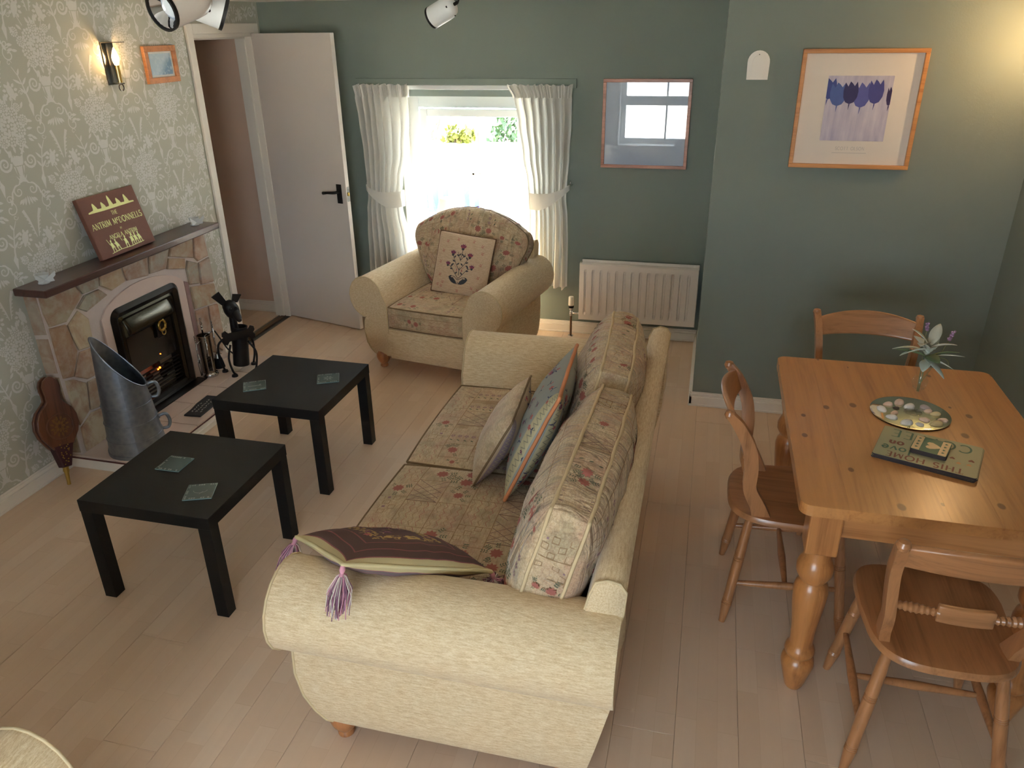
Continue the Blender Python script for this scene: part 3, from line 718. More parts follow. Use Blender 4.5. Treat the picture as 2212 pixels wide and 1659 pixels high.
# fire insert
M_cast = plain('black_enamel_castiron', (40, 36, 33), .28, .55, var=.3, vscale=9)
M_bronze = plain('dark_bronze_enamel', (62, 56, 44), .22, .75, var=.25, vscale=6)
fi = bpy.data.objects.new('fire_insert', None); C.objects.link(fi); fi.parent = fp
iy0, iy1, iz0, iz1 = -2.010, -1.450, HZ, .702
def rrect(y0, y1, z0, z1, r, n=6, top=True):
    pts = [(y0, z0), (y1, z0)]
    for cx, cz, a0 in ((y1-r, z1-r, 0), (y0+r, z1-r, 90)):
        for k in range(n+1): a = rad(a0+90*k/n); pts.append((cx+r*math.cos(a), cz+r*math.sin(a)))
    return pts
def ringframe(name, oy0, oy1, oz0, oz1, orad, w_, wb, xa, xb, mat, parent, bulge=.012):
    A = rrect(oy0, oy1, oz0, oz1, orad); B = rrect(oy0+w_, oy1-w_, oz0+wb, oz1-w_, max(.01, orad-w_)); Mid = [((a[0]+b[0])/2, (a[1]+b[1])/2) for a, b in zip(A, B)]
    vs = []; fs = []; n = len(A)
    for ring, xx in ((A, xa), (A, xb), (Mid, xb+bulge), (B, xb), (B, xa)): vs += [V((xx-XL, p[0]-fo.y, p[1])) for p in ring]
    for i in range(4):
        for k in range(n): k2 = (k+1) % n; fs.append((i*n+k, i*n+k2, (i+1)*n+k2, (i+1)*n+k))
    return obj(name, fixn(pymesh(name, vs, fs)), mat, parent)
ringframe('outer_frame', iy0, iy1, iz0, iz1, .06, .052, .03, XF-.004, XF+.012, M_cast, fi, .016)
ringframe('inner_frame', iy0+.048, iy1-.048, iz0+.02, iz1-.048, .04, .034, .02, XF-.03, XF+.006, M_bronze, fi, .010)
def hood(u, v):   # bowed hood
    a = v*PI*.55; yy = -1.925+(.39)*u
    return V((XF-XL-.012+.045*math.sin(a)*(1-.2*(2*u-1)**4), yy-fo.y, .645-.105*v))
solidify(obj('hood', grid_me('hood', 16, 10, hood), M_bronze, fi, True), .004)
# sooty firebox behind
fb0, fb1 = -1.95, -1.51
boxes('firebox', [((-.20, fb0-fo.y, HZ), (-.19, fb1-fo.y, .65)), ((-.19, fb0-.01-fo.y, HZ), (XF-XL-.02, fb0-fo.y, .65)), ((-.19, fb1-fo.y, HZ), (XF-XL-.02, fb1+.01-fo.y, .65)), ((-.20, fb0-.01-fo.y, .645), (XF-XL-.02, fb1+.01-fo.y, .655)), ((-.20, fb0-.01-fo.y, HZ-.006), (XF-XL+.02, fb1+.01-fo.y, HZ+.004))], plain('soot', (26, 23, 21), .95), fi)
em = tube('brass_emblem', [(XF-XL+.020, -1.655-fo.y+.028*math.cos(a), .500+.030*math.sin(a)) for a in [2*PI*k/20 for k in range(20)]], .0075, M_brass, fi, 8, True)
for k in range(8): a = 2*PI*k/8; lathe('petal', [(0.0, -.006), (.006, -.003), (.006, .003), (0, .006)], M_brass, em, 8, Matrix.Translation((XF-XL+.024, -1.655-fo.y+.028*math.cos(a), .500+.030*math.sin(a))))
tube('emblem_ring', [(XF-XL+.020, -1.648-fo.y+.016*math.cos(a), .460+.018*math.sin(a)) for a in [2*PI*k/16 for k in range(16)]], .003, M_brass, em, 6, True)
box('emblem_plate', (XF-XL+.004, -1.690-fo.y, .43), (XF-XL+.014, -1.620-fo.y, .545), M_cast, em, .004)
glz = plain('smoked_fire_glass', (24, 20, 18), .12, 0, spec=.6)
box('fire_glass', (XF-XL-.010, fb0+.03-fo.y, .30), (XF-XL-.004, fb1-.03-fo.y, .515), glz, fi)
for k in range(7): box('grate_bar', (XF-XL-.012, fb0+.03-fo.y, .135+k*.022), (XF-XL-.002, fb1-.03-fo.y, .143+k*.022), M_cast, fi, .002)
box('ashpan_cover', (XF-XL-.006, fb0+.02-fo.y, HZ), (XF-XL+.018, fb1-.02-fo.y, .125), M_cast, fi, .006)
box('base_plate', (XF-XL+.002, iy0-fo.y, HZ-.002), (XF-XL+.075, iy1+.02-fo.y, HZ+.006), M_cast, fi, .002)
rn = random.Random(5); M_coal = plain('coal', (34, 30, 28), .8, var=.4, vscale=30); M_ember = emit('glowing_ember', (255, 96, 20), 9.0)
def lump(name, c, r, mat, parent, seed):
    bm = bmesh.new(); bmesh.ops.create_icosphere(bm, subdivisions=2, radius=r); rr = random.Random(seed)
    for v in bm.verts: v.co = v.co*(1+.5*mnoise.noise(v.co*30+V((seed, 0, 0))))+V(c)
    return obj(name, bm2me(name, bm), mat, parent)
for k in range(22): lump('coal', (-.06+rn.uniform(-.10, .09), rn.uniform(fb0+.05, fb1-.05)-fo.y, HZ+.10+rn.uniform(0, .10)), rn.uniform(.022, .036), M_coal, fi, k)
for (a, b, r) in ((-1.72, .262, .0055), (-1.735, .258, .0045), (-1.69, .335, .003)): lump('ember', (XF-XL-.002, a-fo.y, b), r, M_ember, fi, int(a*100))

# ------------------------------------------------------------------ things standing at the hearth
M_galv = NM('galvanised_steel', .32, .85)
_c = M_galv.co(); M_galv.color(M_galv.mix(M_galv.voro(M_galv.scale(_c, (40, 40, 40)), 1.0), lin((128, 136, 148)), lin((150, 158, 170)))); M_galv.inp('Roughness', M_galv.math('ADD', M_galv.math('MULTIPLY', M_galv.noise(_c, 30, 3), .2), .26)); M_galv = M_galv.m
cs = thing('coal_scuttle', 'tall galvanised steel coal hod with slanted mouth and two side handles', 'coal scuttle', (-.175, -2.262, HZ), rad(-50))
def hod(u, v, off=0.0):
    a = 2*PI*u; r0, r1 = .138-off, .086-off
    top = .48 - .135*math.sin(a) - .02*math.cos(a)           # lip low on the +y side
    z = top*v; r = r0+(r1-r0)*(z/.60); lean = .012*(z/.6)
    return V((r*math.cos(a), r*math.sin(a)-lean, z))
o = obj('hod_body', grid_me('hod_body', 40, 14, hod), M_galv, cs, True)
obj('hod_lining', grid_me('hod_lining', 40, 14, lambda u, v: hod(u, .02+.975*v, .004)), M_galv, cs, True)
lathe('hod_base', [(.0, .004), (.141, .004), (.142, 0), (.142, .016), (.138, .018)], M_galv, cs, 36, None, False)
tube('rolled_rim', [hod(k/40, 1.0) for k in range(40)], .004, M_galv, cs, 6, True)
for vv in (.36, .55, .18): tube('seam_ridge', [V((hod(k/40, 0).x, 0, 0)) if False else (lambda a: V(((.138-.046*vv*.8)*math.cos(a), (.138-.046*vv*.8)*math.sin(a)-.012*vv*.8, .48*vv)))(2*PI*k/40) for k in range(40)], .0022, M_galv, cs, 5, True)
for z_, r_ in ((.30, .05), (.115, .05)):
    yb = .138-.046*z_/.6-.012*z_/.6
    hd = tube('handle', smoothpts([(-.0, yb-.008, z_+.036), (0, yb+.030, z_+.042), (0, yb+.044, z_+.002), (0, yb+.032, z_-.034), (0, yb-.0, z_-.036)], 5), .0085, M_galv, cs, 8)
    for zz in (.036, -.036): lathe('rivet_plate', [(0, 0), (.014, .0), (.012, .006), (0, .007)], M_galv, hd, 10, Matrix.Translation((0, yb-.004, z_+zz)) @ Matrix.Rotation(rad(-90), 4, 'X'))
# bellows leaning on the wall
M_belw = wood('bellows_walnut', (104, 62, 40), (62, 34, 22), 1, 1.0, .35, coat=.3)
M_leath = plain('maroon_leather', (66, 30, 34), .6, var=.2, vscale=30)
bt, bb = V((-.456, -2.440, .52)), V((-.368, -2.570, .012))
yax = (bt-bb).normalized(); zax = V((1, -.15, 0)); zax = (zax-yax*zax.dot(yax)).normalized(); xax = yax.cross(zax)
bel = thing('bellows', 'carved wooden fire bellows with studded leather neck leaning by the fireplace', 'bellows', bb)
bel.rotation_euler = Matrix((xax, yax, zax)).transposed().to_euler()
Lb = (bt-bb).length
half = [(0, .0), (.030, .015), (.060, .055), (.095, .115), (.108, .165), (.104, .215), (.085, .260), (.052, .295), (.036, .315), (.036, .345), (.042, .375), (.044, .400), (.034, .430), (.014, .448), (0, .452)]
def bout(s): 
    y0 = Lb-.385
    r = [(a*s, y0+b*.85) for a, b in half]; l = [(-a*s, y0+b*.85) for a, b in half[1:-1]][::-1]; return [(-p[0], p[1]) for p in r]+[( -p[0], p[1]) for p in l]
prism('back_board', bout(1.0), 0, .013, M_belw, bel, None, .003)
prism('leather_gusset', [p for p in bout(.93) if p[1] < Lb-.12], .012, .030, M_leath, bel)
prism('front_board', bout(1.0), .030, .043, M_belw, bel, None, .004)
ring = tube('carved_ring', [(.068*math.cos(a), Lb-.245+.062*math.sin(a), .043) for a in [2*PI*k/28 for k in range(28)]], .0035, M_belw, bel, 6, True)
cv = D2(); cv.petals(0, 0, .008, .030, 8, .014); cv.petals(0, 0, .030, .052, 12, .010, .2)
for k in range(4): cv.spiral(.035*math.cos(k*PI/2+.7), .035*math.sin(k*PI/2+.7), .013, 1.2, 0, .004, .003)
cv.obj('carved_rosette', plain('worn_gilt', (128, 92, 52), .45, .4, var=.3, vscale=80), bel, lambda a, b: V((a, Lb-.245+b, .0438)))
M_noz, _ = frame_between((0, Lb-.44, .022), (0, 0, .022))
prism('leather_neck', [(-.052, Lb-.335), (-.022, .085), (.022, .085), (.052, Lb-.335)], .006, .046, M_leath, bel, None, .006)
lathe('brass_nozzle', [(.017, 0), (.018, .02), (.013, .035), (.015, .045), (.010, .06), (.008, .10), (.009, .115), (.007, .118)], M_brass, bel, 12, Matrix(((1, 0, 0, 0), (0, 0, -1, .112), (0, 1, 0, .024), (0, 0, 0, 1))))
for k in range(22): lathe('stud', [(0, .003), (.0028, .002), (.0035, 0)], M_brass, bel, 6, Matrix.Translation((rn.choice((-1, 1))*rn.uniform(.0, .022)*(1), .11+k*.0068 if k < 14 else .10+(k-14)*.012, .0465)), False)
# companion set
cp = thing('companion_set', 'chrome fireside companion set with brush and tongs on a round base', 'fire tools', (-.340, -1.378, HZ))
lathe('base', [(0, 0), (.048, 0), (.050, .010), (.045, .022), (.041, .026), (0, .026)], M_chrome, cp, 28)
lathe('canister', [(.038, .026), (.038, .255), (.041, .257), (.041, .266), (.036, .267), (.036, .03)], plain('brushed_steel', (150, 138, 122), .25, 1.0), cp, 28, None, False)
lathe('stem', [(.005, .03), (.005, .30), (.008, .305), (.005, .312), (.009, .322), (.005, .332), (.009, .342), (.006, .352), (.008, .372), (0, .378)], M_chrome, cp, 12)
tube('hook_arm', [(-.0, -.075, .235), (0, -.04, .242), (0, .04, .26), (0.01, .082, .262)], .003, M_chrome, cp, 6)
def tool(name, px, py, zt, kind):
    rod = tube(name, [(px, py, .11), (px, py, zt)], .0032, M_chrome, cp, 6)
    lathe('knob', [(.003, 0), (.006, .006), (.003, .012), (.006, .02), (.003, .026), (.005, .04), (0, .046)], M_chrome, rod, 8, Matrix.Translation((px, py, zt)))
    if kind == 'brush':
        lathe('ferrule', [(.006, .115), (.016, .11), (.024, .088)], M_chrome, rod, 14, Matrix.Translation((px, py, 0)), False)
        lathe('bristles', [(.022, .09), (.030, .055), (.036, .022), (.0, .020)], plain('black_bristle', (16, 15, 16), .9), rod, 14, Matrix.Translation((px, py, 0)), False)
    elif kind == 'tongs':
        for s_ in (-1, 1): tube('tong_arm', [(px, py+s_*.004, .17), (px, py+s_*.012, .10), (px, py+s_*.004, .03)], .003, M_chrome, rod, 6)
    elif kind == 'shovel':
        box('blade', (px-.018, py-.003, .05), (px+.018, py+.002, .15), M_chrome, rod, .004)
tool('brush', .014, .080, .285, 'brush'); tool('tongs', -.005, -.075, .245, 'tongs'); tool('shovel', .045, -.045, .235, 'shovel')
# iron dog with a bone
dg = thing('iron_dog_holder', 'black iron dog figure with a bone nameplate and wire legs on the hearth', 'ornament', (-.195, -1.262, HZ), rad(-38)); dg.scale = (1.22, 1.22, 1.22)
def pl(name, poly, t0, t1, par=dg, mat=M_black): return prism(name, poly, t0, t1, mat, par, lambda a, b, h: V((h, a, b)), .002)
lathe('body', [(.040, .03), (.040, .235), (.036, .235), (.036, .03)], M_black, dg, 20, Matrix.Rotation(rad(-6), 4, 'X'), False)
bone = [(-.06, .022), (-.075, .038), (-.095, .030), (-.098, .012), (-.088, .0), (-.098, -.012), (-.095, -.030), (-.075, -.038), (-.06, -.022), (.06, -.022), (.075, -.038), (.095, -.030), (.098, -.012), (.088, 0), (.098, .012), (.095, .030), (.075, .038), (.06, .022)]
pl('bone_plate', [(a*.85, .205+b) for a, b in bone], .045, .051)
hdz = .33
head = lathe('head', [(0, -.052), (.022, -.046), (.034, -.025), (.038, .0), (.033, .03), (.02, .044), (0, .050)], M_black, dg, 16, Matrix.Translation((.0, .0, hdz)) @ Matrix.Rotation(rad(18), 4, 'X'))
lathe('neck', [(.020, .22), (.018, .30)], M_black, dg, 12)
lathe('muzzle', [(.022, 0), (.018, .04), (.010, .06), (0, .062)], M_black, head, 12, Matrix.Translation((.02, .01, hdz-.015)) @ Matrix.Rotation(rad(118), 4, 'Y'))
prism('ear', [(-.03, .03), (-.085, .095), (-.045, .115), (-.012, .05)], -.004, .004, M_black, head, lambda a, b, h: V((h, a, hdz-.015+b)))
prism('ear', [(.008, .045), (.02, .085), (.06, .075), (.035, .04)], -.006, .006, M_black, head, lambda a, b, h: V((h, a, hdz-.01+b)))
for s_ in (-1, 1):
    lathe('eye', [(0, .006), (.006, .004), (.008, 0)], M_chrome if s_ > 2 else M_black, head, 8, Matrix.Translation((.036, s_*.014, hdz+.012)) @ Matrix.Rotation(rad(90), 4, 'Y'))
    tube('leg', smoothpts([(.035, s_*.045, .16), (.055, s_*.07, .10), (.055, s_*.062, .03), (.06, s_*.05, .006)], 5), .0055, M_black, dg, 7)
    tube('leg', smoothpts([(-.015, s_*.04, .19), (-.03, s_*.085, .15), (-.03, s_*.09, .07), (-.03, s_*.075, .006)], 5), .0055, M_black, dg, 7)
    for px in (.062, -.028): lathe('paw', [(0, 0), (.016, 0), (.014, .010), (0, .012)], M_black, dg, 10, Matrix.Translation((px, s_*.058 if px > 0 else s_*.076, 0)))
tube('tail', smoothpts([(-.03, 0, .06), (-.07, -.03, .10), (-.075, -.06, .17), (-.05, -.085, .22)], 5), .004, M_black, dg, 6)
# slate sign
sl = thing('slate_plaque', 'small dark slate plaque with white handwriting lying on the hearth tiles', 'plaque', (-.120, -1.775, HZ), rad(7))
pr = random.Random(8); outl = [(-.052+pr.uniform(-.004, .004), -.125), (.045, -.13), (.054, -.02+.01), (.05, .12), (-.045, .128), (-.056, .02), (-.05, -.06)]
prism('slate', outl, 0, .008, plain('slate', (38, 38, 42), .6, var=.2, vscale=40, bump=.3), sl, None, .002)
sc = D2()
for row, (xa, n_) in enumerate(((-.028, 5), (-.004, 7), (.020, 6))):
    for k in range(n_):
        y_ = -.085+k*.024; sc.line([(xa+pr.uniform(-.006, .006), y_+t*.005) for t in range(4)], .0028)
sc.obj('white_handwriting', M_white, sl, lambda a, b: V((a, b, .0085)))

# ------------------------------------------------------------------ on the mantel
M_book = plain('brown_bookcloth', (118, 76, 62), .7, var=.08, vscale=60, bump=.2, bscale=300)
M_gold = plain('gold_blocking', (214, 212, 138), .45, .2, var=.04)
bk = thing('hardback_book', 'large brown hardback book with gold lettering propped on the mantel shelf', 'book', (-.395, -1.762, .9612))
bk.rotation_euler = (rad(-14.5), 0, rad(90))       # local x along the wall, z up, leaning back
box('front_cover', (-.200, -.012, 0), (.200, -.008, .312), M_book, bk, .0015)
box('back_cover', (-.200, .010, 0), (.200, .014, .312), M_book, bk, .0015)
box('spine', (-.206, -.012, 0), (-.198, .014, .312), M_book, bk, .003)
box('page_block', (-.198, -.008, .004), (.194, .010, .308), plain('paper_edge', (214, 200, 172), .9), bk)
gd = D2()
for s, sz, zz in (('THE', .020, .196), ('ANTRIM McDONNELLS', .030, .148), ('BY', .010, .118), ('ANGELA ANTRIM', .022, .082)):
    t_, W_ = text2d(s, sz, .16, .08); gd.add(t_.xf(dx=.0, dy=zz))
gd.poly([(-.165, .236), (-.12, .244), (-.05, .240), (.03, .245), (.11, .240), (.165, .236), (.168, .229), (.05, .228), (-.06, .227), (-.168, .229)])
for px, h_ in ((-.115, .040), (-.055, .036), (.0, .060), (.055, .036), (.115, .044)):
    gd.poly([(px-.018, .236), (px-.012, .25), (px-.010, .236+h_*.8), (px-.004, .236+h_), (px+.003, .236+h_*.82), (px+.014, .252), (px+.020, .236)])
for px, rot in ((-.105, .2), (-.07, .5), (-.005, 0), (.04, -.15), (.07, .1), (.10, .3)):
    f_ = D2(); f_.poly([(-.012, .0), (-.010, .026), (-.003, .036), (.006, .028), (.013, .002), (.004, .006)]); f_.ell(0, .040, .005, .006); f_.line([(-.006, .002), (-.010, -.016)], .005); f_.line([(.006, .004), (.010, -.016)], .005)
    f_.line([(-.016, .03), (-.008, .018)], .003); gd.add(f_.xf(px, .036, 1.0, rot*.4))
for px, l_ in ((-.12, .03), (-.03, .035), (.055, .03)): gd.line([(px, .060), (px-.012, .060+l_)], .003)
gd.line([(-.13, .016), (-.06, .022), (.02, .019), (.12, .024)], .003)
gd.obj('gold_blocking', M_gold, bk, lambda a, b: V((a, -.0126, b)))
M_fglass = frosted('moulded_glass', (226, 230, 232), .35)
def tealight(y, lab, rz):
    t = thing('butterfly_tealight', lab, 'candle holder', (-.405, y, .958), rz)
    lathe('glass_cup', [(0, .0), (.024, 0), (.026, .004), (.020, .012), (.026, .03), (.030, .045), (.028, .045), (.018, .014), (0, .010)], M_fglass, t, 18, None, False)
    for s_ in (-1, 1):
        wing = [(0, .02), (s_*.022, .038), (s_*.046, .056), (s_*.044, .036), (s_*.032, .024), (s_*.036, .010), (s_*.016, .008)]
        prism('wing', wing, -.002, .002, M_fglass, t, lambda a, b, h: V((.022+h+abs(a)*.3, a, b)))
    lathe('candle', [(0, .012), (.016, .012), (.016, .026), (0, .027)], M_white, t, 14)
    return t
tealight(-2.335, 'glass butterfly tealight holder on the mantel end by the bellows', rad(-25))
tealight(-1.17, 'glass butterfly tealight holder on the mantel end by the doorway', rad(-25))

# ------------------------------------------------------------------ on the left wall
M_pine = wood('pine_frame', (190, 128, 84), (150, 92, 56), 1, 1.2, .4)
def picframe(t, w_, h_, fw_, dep, mat, rails=True):
    "frame standing in local x (width) - z (height), facing -y; back at y = 0"
    for nm, lo, hi in (('frame_rail', (-w_/2, -dep, 0), (w_/2, 0, fw_)), ('frame_rail', (-w_/2, -dep, h_-fw_), (w_/2, 0, h_)), ('frame_rail', (-w_/2, -dep, fw_), (-w_/2+fw_, 0, h_-fw_)), ('frame_rail', (w_/2-fw_, -dep, fw_), (w_/2, 0, h_-fw_))):
        box(nm, lo, hi, mat, t, .002)
sp = thing('small_framed_print', 'small blue misty landscape print in a wide pine frame', 'picture', (XL, -1.105, 1.750), rad(90))
picframe(sp, .272, .192, .030, .020, M_pine)
box('mount', (-.110, -.008, .028), (.110, -.004, .166), plain('mount_card', (222, 226, 226), .8), sp)
def mist():
    n = NM('misty_blue_wash', .6); x_, y_, z_ = n.xyz(n.co()); g = n.noise(n.co(), 24, 6, .6, .6)
    hill = n.math('ADD', n.math('MULTIPLY', x_, .9), n.math('MULTIPLY', n.math('SUBTRACT', g, .5), .10))
    k = n.math('SUBTRACT', n.math('ADD', .085, hill), z_); k2 = n.math('MULTIPLY', k, 22.0, clamp=True)
    c = n.mix(k2, lin((176, 198, 214)), lin((110, 142, 172))); c = n.mix(n.ramp(n.noise(n.co(), 46, 5), [(.52, (0, 0, 0)), (.62, (1, 1, 1))]), c, lin((190, 208, 220)))
    n.color(c); n.inp('Coat Weight', .5); n.inp('Coat Roughness', .05); return n.m
box('artwork', (-.092, -.0095, .042), (.092, -.0075, .152), mist(), sp)
# wall light
ws = thing('wall_light', 'chrome wall light with a glass tube and lit candle bulb', 'wall lamp', (XL, -1.500, 1.765))
M_dchr = plain('dark_chrome', (120, 116, 112), .12, 1.0)
box('back_plate', (0, -.042, .0), (.006, .048, .205), M_dchr, ws, .003)
box('top_plate', (.004, -.042, .200), (.085, .040, .204), M_dchr, ws, .001)
box('foot_bar', (.004, -.012, .004), (.060, .012, .010), M_dchr, ws, .002)
lathe('glass_tube', [(.030, .006), (.032, .195), (.0305, .195), (.0285, .010)], M_glass, ws, 24, Matrix.Translation((.048, -.006, 0)), False)
tube('bottom_ring', [(.048, -.006+.017*math.cos(a), -.012+.017*math.sin(a)) for a in [2*PI*k/20 for k in range(20)]], .0032, M_dchr, ws, 7, True)
lathe('candle_tube', [(.011, .012), (.011, .095), (.0, .097)], M_brass, ws, 14, Matrix.Translation((.048, -.006, 0)))
M_bulb = emit('lit_bulb', (255, 206, 140), 45.0)
lathe('candle_bulb', [(.010, .097), (.017, .120), (.0165, .135), (.009, .160), (0, .178)], M_bulb, ws, 14, Matrix.Translation((.048, -.006, 0)))

# ------------------------------------------------------------------ ceiling spotlights
M_spot = plain('cream_enamel', (206, 198, 192), .25, var=.02)
M_spotw = plain('white_enamel', (226, 230, 232), .3, var=.02)
M_refl = plain('mirror_reflector', (220, 226, 234), .05, 1.0)
def spot(t, pivot, aim, mat, L=.105, r=.040, lens=True):
    pivot = V(pivot); d = V(aim).normalized()
    Mx, _ = frame_between(pivot-d*L*.5, pivot+d*L*.5)
    sh = lathe('spot_shade', [(0.0, -.012), (r*.45, -.012), (r*.8, -.004), (r*.97, .012), (r, .03), (r, L), (r*.95, L), (r*.95, .03)], mat, t, 28, Mx, False)
    lathe('rim', [(r*.94, L-.004), (r*1.03, L-.003), (r*1.03, L+.004), (r*.92, L+.005), (r*.90, L-.004)], M_black, sh, 28, Mx, False)
    lathe('reflector', [(r*.92, L-.001), (r*.85, L-.004), (r*.55, L-.025), (r*.2, L-.040), (0, L-.041)], M_refl, sh, 24, Mx, False)
    lathe('bulb_face', [(0, L-.012), (r*.35, L-.014), (r*.5, L-.020), (r*.4, L-.03)], plain('pearl_bulb', (214, 222, 232), .2), sh, 18, Mx, False)
    for k in range(4): a = 2*PI*k/4+.5; lathe('vent_hole', [(0, 0), (.0035, 0), (.0035, .003), (0, .003)], M_black, sh, 8, Mx @ Matrix.Translation((r*.86*math.cos(a), r*.86*math.sin(a), .0)) )
    st_ = V((pivot.x, pivot.y, ZC)) - V(t.location)
    tube('stem', [pivot+V((0, 0, r*.6)), V((pivot.x, pivot.y, ZC-t.location.z-.02))], .008, M_black, t, 8)
    tube('cable', smoothpts([pivot-d*(L*.5+.006), pivot-d*(L*.5+.03), pivot-d*(L*.5+.025)+V((0, 0, .03)), pivot+V((0, 0, .055))], 5), .0032, M_black, t, 6)
    lathe('cable_gland', [(.006, 0), (.006, .016), (0, .016)], M_black, sh, 8, Mx @ Matrix.Translation((0, 0, -.026)))
    return sh
s1 = thing('ceiling_spotlight', 'twin cream ceiling spotlight with black rims on the fireplace side', 'ceiling light', (1.50, -3.66, 2.06))
box('ceiling_plate', (-.14, .04, .095), (.0, .27, .12), M_white, s1, .004)
spot(s1, (-.050, .092, .012), (-.25, -.95, -.30), M_spot)
spot(s1, (-.092, .220, .016), (.75, .55, -.38), M_spotw)
s2 = thing('ceiling_spotlight', 'single white ceiling spotlight with a black cable above the armchair', 'ceiling light', (1.60, -2.31, 2.065))
box('ceiling_plate', (-.06, -.06, .09), (.06, .06, .115), M_white, s2, .004)
spot(s2, (0, 0, .0), (-.95, .25, -.42), M_spotw, .088, .037)

# ------------------------------------------------------------------ radiator
M_rad = plain('radiator_enamel', (226, 218, 214), .32, var=.01)
rd = thing('radiator', 'white ribbed panel radiator on the back wall beside the window', 'radiator', (2.155, 0, 0))
rx0, rx1, rz0, rz1 = 1.757-2.155, 2.555-2.155, .136, .545
def rpanel(yf):
    n_ = 15; pitch = .0533; vs, fs = [], []
    prof = []; x_ = rx0
    prof.append((rx0, 0)); prof.append((rx0+.004, .012))
    k = 0
    while rx0+.022+k*pitch+.045 < rx1:
        a = rx0+.022+k*pitch
        prof += [(a, .012), (a+.010, .0125), (a+.014, .004), (a+.020, .002), (a+.026, .004), (a+.030, .0125)]; k += 1
    prof += [(rx1-.004, .012), (rx1, 0)]
    rows = [(rz0, 0, 0), (rz0+.006, 1, 0), (rz0+.040, 1, 0), (rz0+.062, 1, 1), (rz1-.062, 1, 1), (rz1-.040, 1, 0), (rz1-.006, 1, 0), (rz1, 0, 0)]
    for z_, o_, g_ in rows:
        for x_, dpt in prof: vs.append(V((x_, yf - (dpt if g_ else (.012 if rx0 < x_ < rx1 else 0))*o_, z_)))
    n_ = len(prof)
    for j in range(len(rows)-1):
        for i in range(n_-1): fs.append((j*n_+i, j*n_+i+1, (j+1)*n_+i+1, (j+1)*n_+i))
    return pymesh('front_panel', vs, fs)
solidify(obj('front_panel', rpanel(-.098), M_rad, rd), .004)
box('rear_panel', (rx0+.01, -.050, rz0+.01), (rx1, -.038, rz1+.012), M_rad, rd, .004)
box('top_grille', (rx0+.01, -.088, rz1-.012), (rx1-.002, -.048, rz1-.006), M_rad, rd)
boxes('side_panel', [((rx0, -.098, rz0+.02), (rx0+.004, -.045, rz1-.004))], M_rad, rd)
for xx in (rx0+.12, rx1-.12): box('wall_bracket', (xx, -.040, rz0+.04), (xx+.03, -.0, rz1-.04), M_rad, rd)
vx = 1.700-2.155
tube('pipe', [(vx, -.075, .0), (vx, -.075, .165)], .0075, plain('copper_pipe', (110, 78, 58), .4, .7), rd, 10)
lathe('pipe_collar', [(0, 0), (.020, 0), (.018, .006), (.009, .009)], M_chrome, rd, 14, Matrix.Translation((vx, -.075, 0)))
vb = lathe('valve_body', [(.009, .150), (.013, .155), (.013, .185), (.010, .19), (.015, .20), (.015, .212)], M_chrome, rd, 14, Matrix.Translation((vx, -.075, 0)))
tube('valve_tail', [(vx, -.075, .172), (rx0+.01, -.075, .172)], .008, M_chrome, vb, 10)
lathe('thermostat_collar', [(.018, .210), (.020, .216), (.019, .230)], M_black, vb, 18, Matrix.Translation((vx, -.075, 0)))
lathe('thermostat_head', [(.019, .228), (.020, .235), (.019, .285), (.016, .292), (0, .294)], M_white, vb, 18, Matrix.Translation((vx, -.075, 0)))

# ------------------------------------------------------------------ pictures on the green walls
M_cherry = wood('cherry_frame', (178, 122, 98), (140, 88, 66), 0, 1.2, .38)
gpic = thing('glazed_picture', 'square framed picture with reflective glass mirroring the front window', 'picture', (2.139, 0, 1.170))
picframe(gpic, .546, .538, .020, .024, M_cherry)
pg = NM('pale_blue_glazed_face', .5); g_ = pg.noise(pg.co(), 3, 4, .5, .4); pg.color(pg.mix(g_, lin((166, 184, 212)), lin((190, 205, 226)))); pg.inp('Coat Weight', 1.0); pg.inp('Coat Roughness', 0.0); pg.inp('Coat IOR', 2.2); pg.inp('Specular IOR Level', .0)  # picture face: slightly mottled pale blue under a glossy clear coat
box('glazed_face', (-.256, -.014, .018), (.256, -.008, .520), pg.m, gpic)
M_pinef = wood('orange_pine_frame', (200, 140, 84), (166, 104, 56), 0, 1.2, .4)
tp = thing('tulip_print', 'framed print of a row of blue tulips with a wide white mount', 'picture', (3.206, YC, 1.364))
picframe(tp, .545, .536, .0185, .030, M_pinef)
M_mount = plain('white_mount', (226, 218, 210), .85, var=.01)
box('mount', (-.257, -.012, .016), (.257, -.006, .520), M_mount, tp)
ax0, ax1, az0, az1 = -.143, .143, .128, .420
def washm():
    n = NM('lilac_wash', .8); x_, y_, z_ = n.xyz(n.co()); g = n.noise(n.scale(n.co(), (30, 1, 5)), 1, 4)
    n.color(n.mix(n.ramp(g, [(.35, (0, 0, 0)), (.7, (1, 1, 1))]), lin((206, 200, 214)), lin((172, 168, 196)))); return n.m
prism('print_ground', [(ax0, az0), (ax1, az0), (ax1, az1), (ax0, az1)], -.0130, -.0122, washm(), tp, lambda a, b, h: V((a, h, b)))
def tulip(cx, cz, w_, h_, mat, lean=0, x_lo=ax0, x_hi=ax1):
    pts = [(0, -.5), (.28, -.42), (.46, -.2), (.5, .05), (.44, .3), (.36, .5), (.2, .3), (.05, .42), (-.1, .5), (-.22, .28), (-.42, .46), (-.5, .1), (-.46, -.2), (-.28, -.42)]
    d = D2(); d.poly([(max(x_lo, min(x_hi, cx+a*w_+lean*b*h_)), cz+b*h_) for a, b in pts])
    d.line([(max(x_lo, min(x_hi, cx)), cz-h_*.5), (max(x_lo, min(x_hi, cx-.002)), cz-h_*.75)], .006, .001)
    return d
TB = [plain('tulip_blue_%d' % k, c, .8, var=.15, vscale=40) for k, c in enumerate(((72, 84, 150), (84, 104, 168), (62, 60, 108), (94, 98, 168), (76, 78, 146), (56, 46, 92)))]
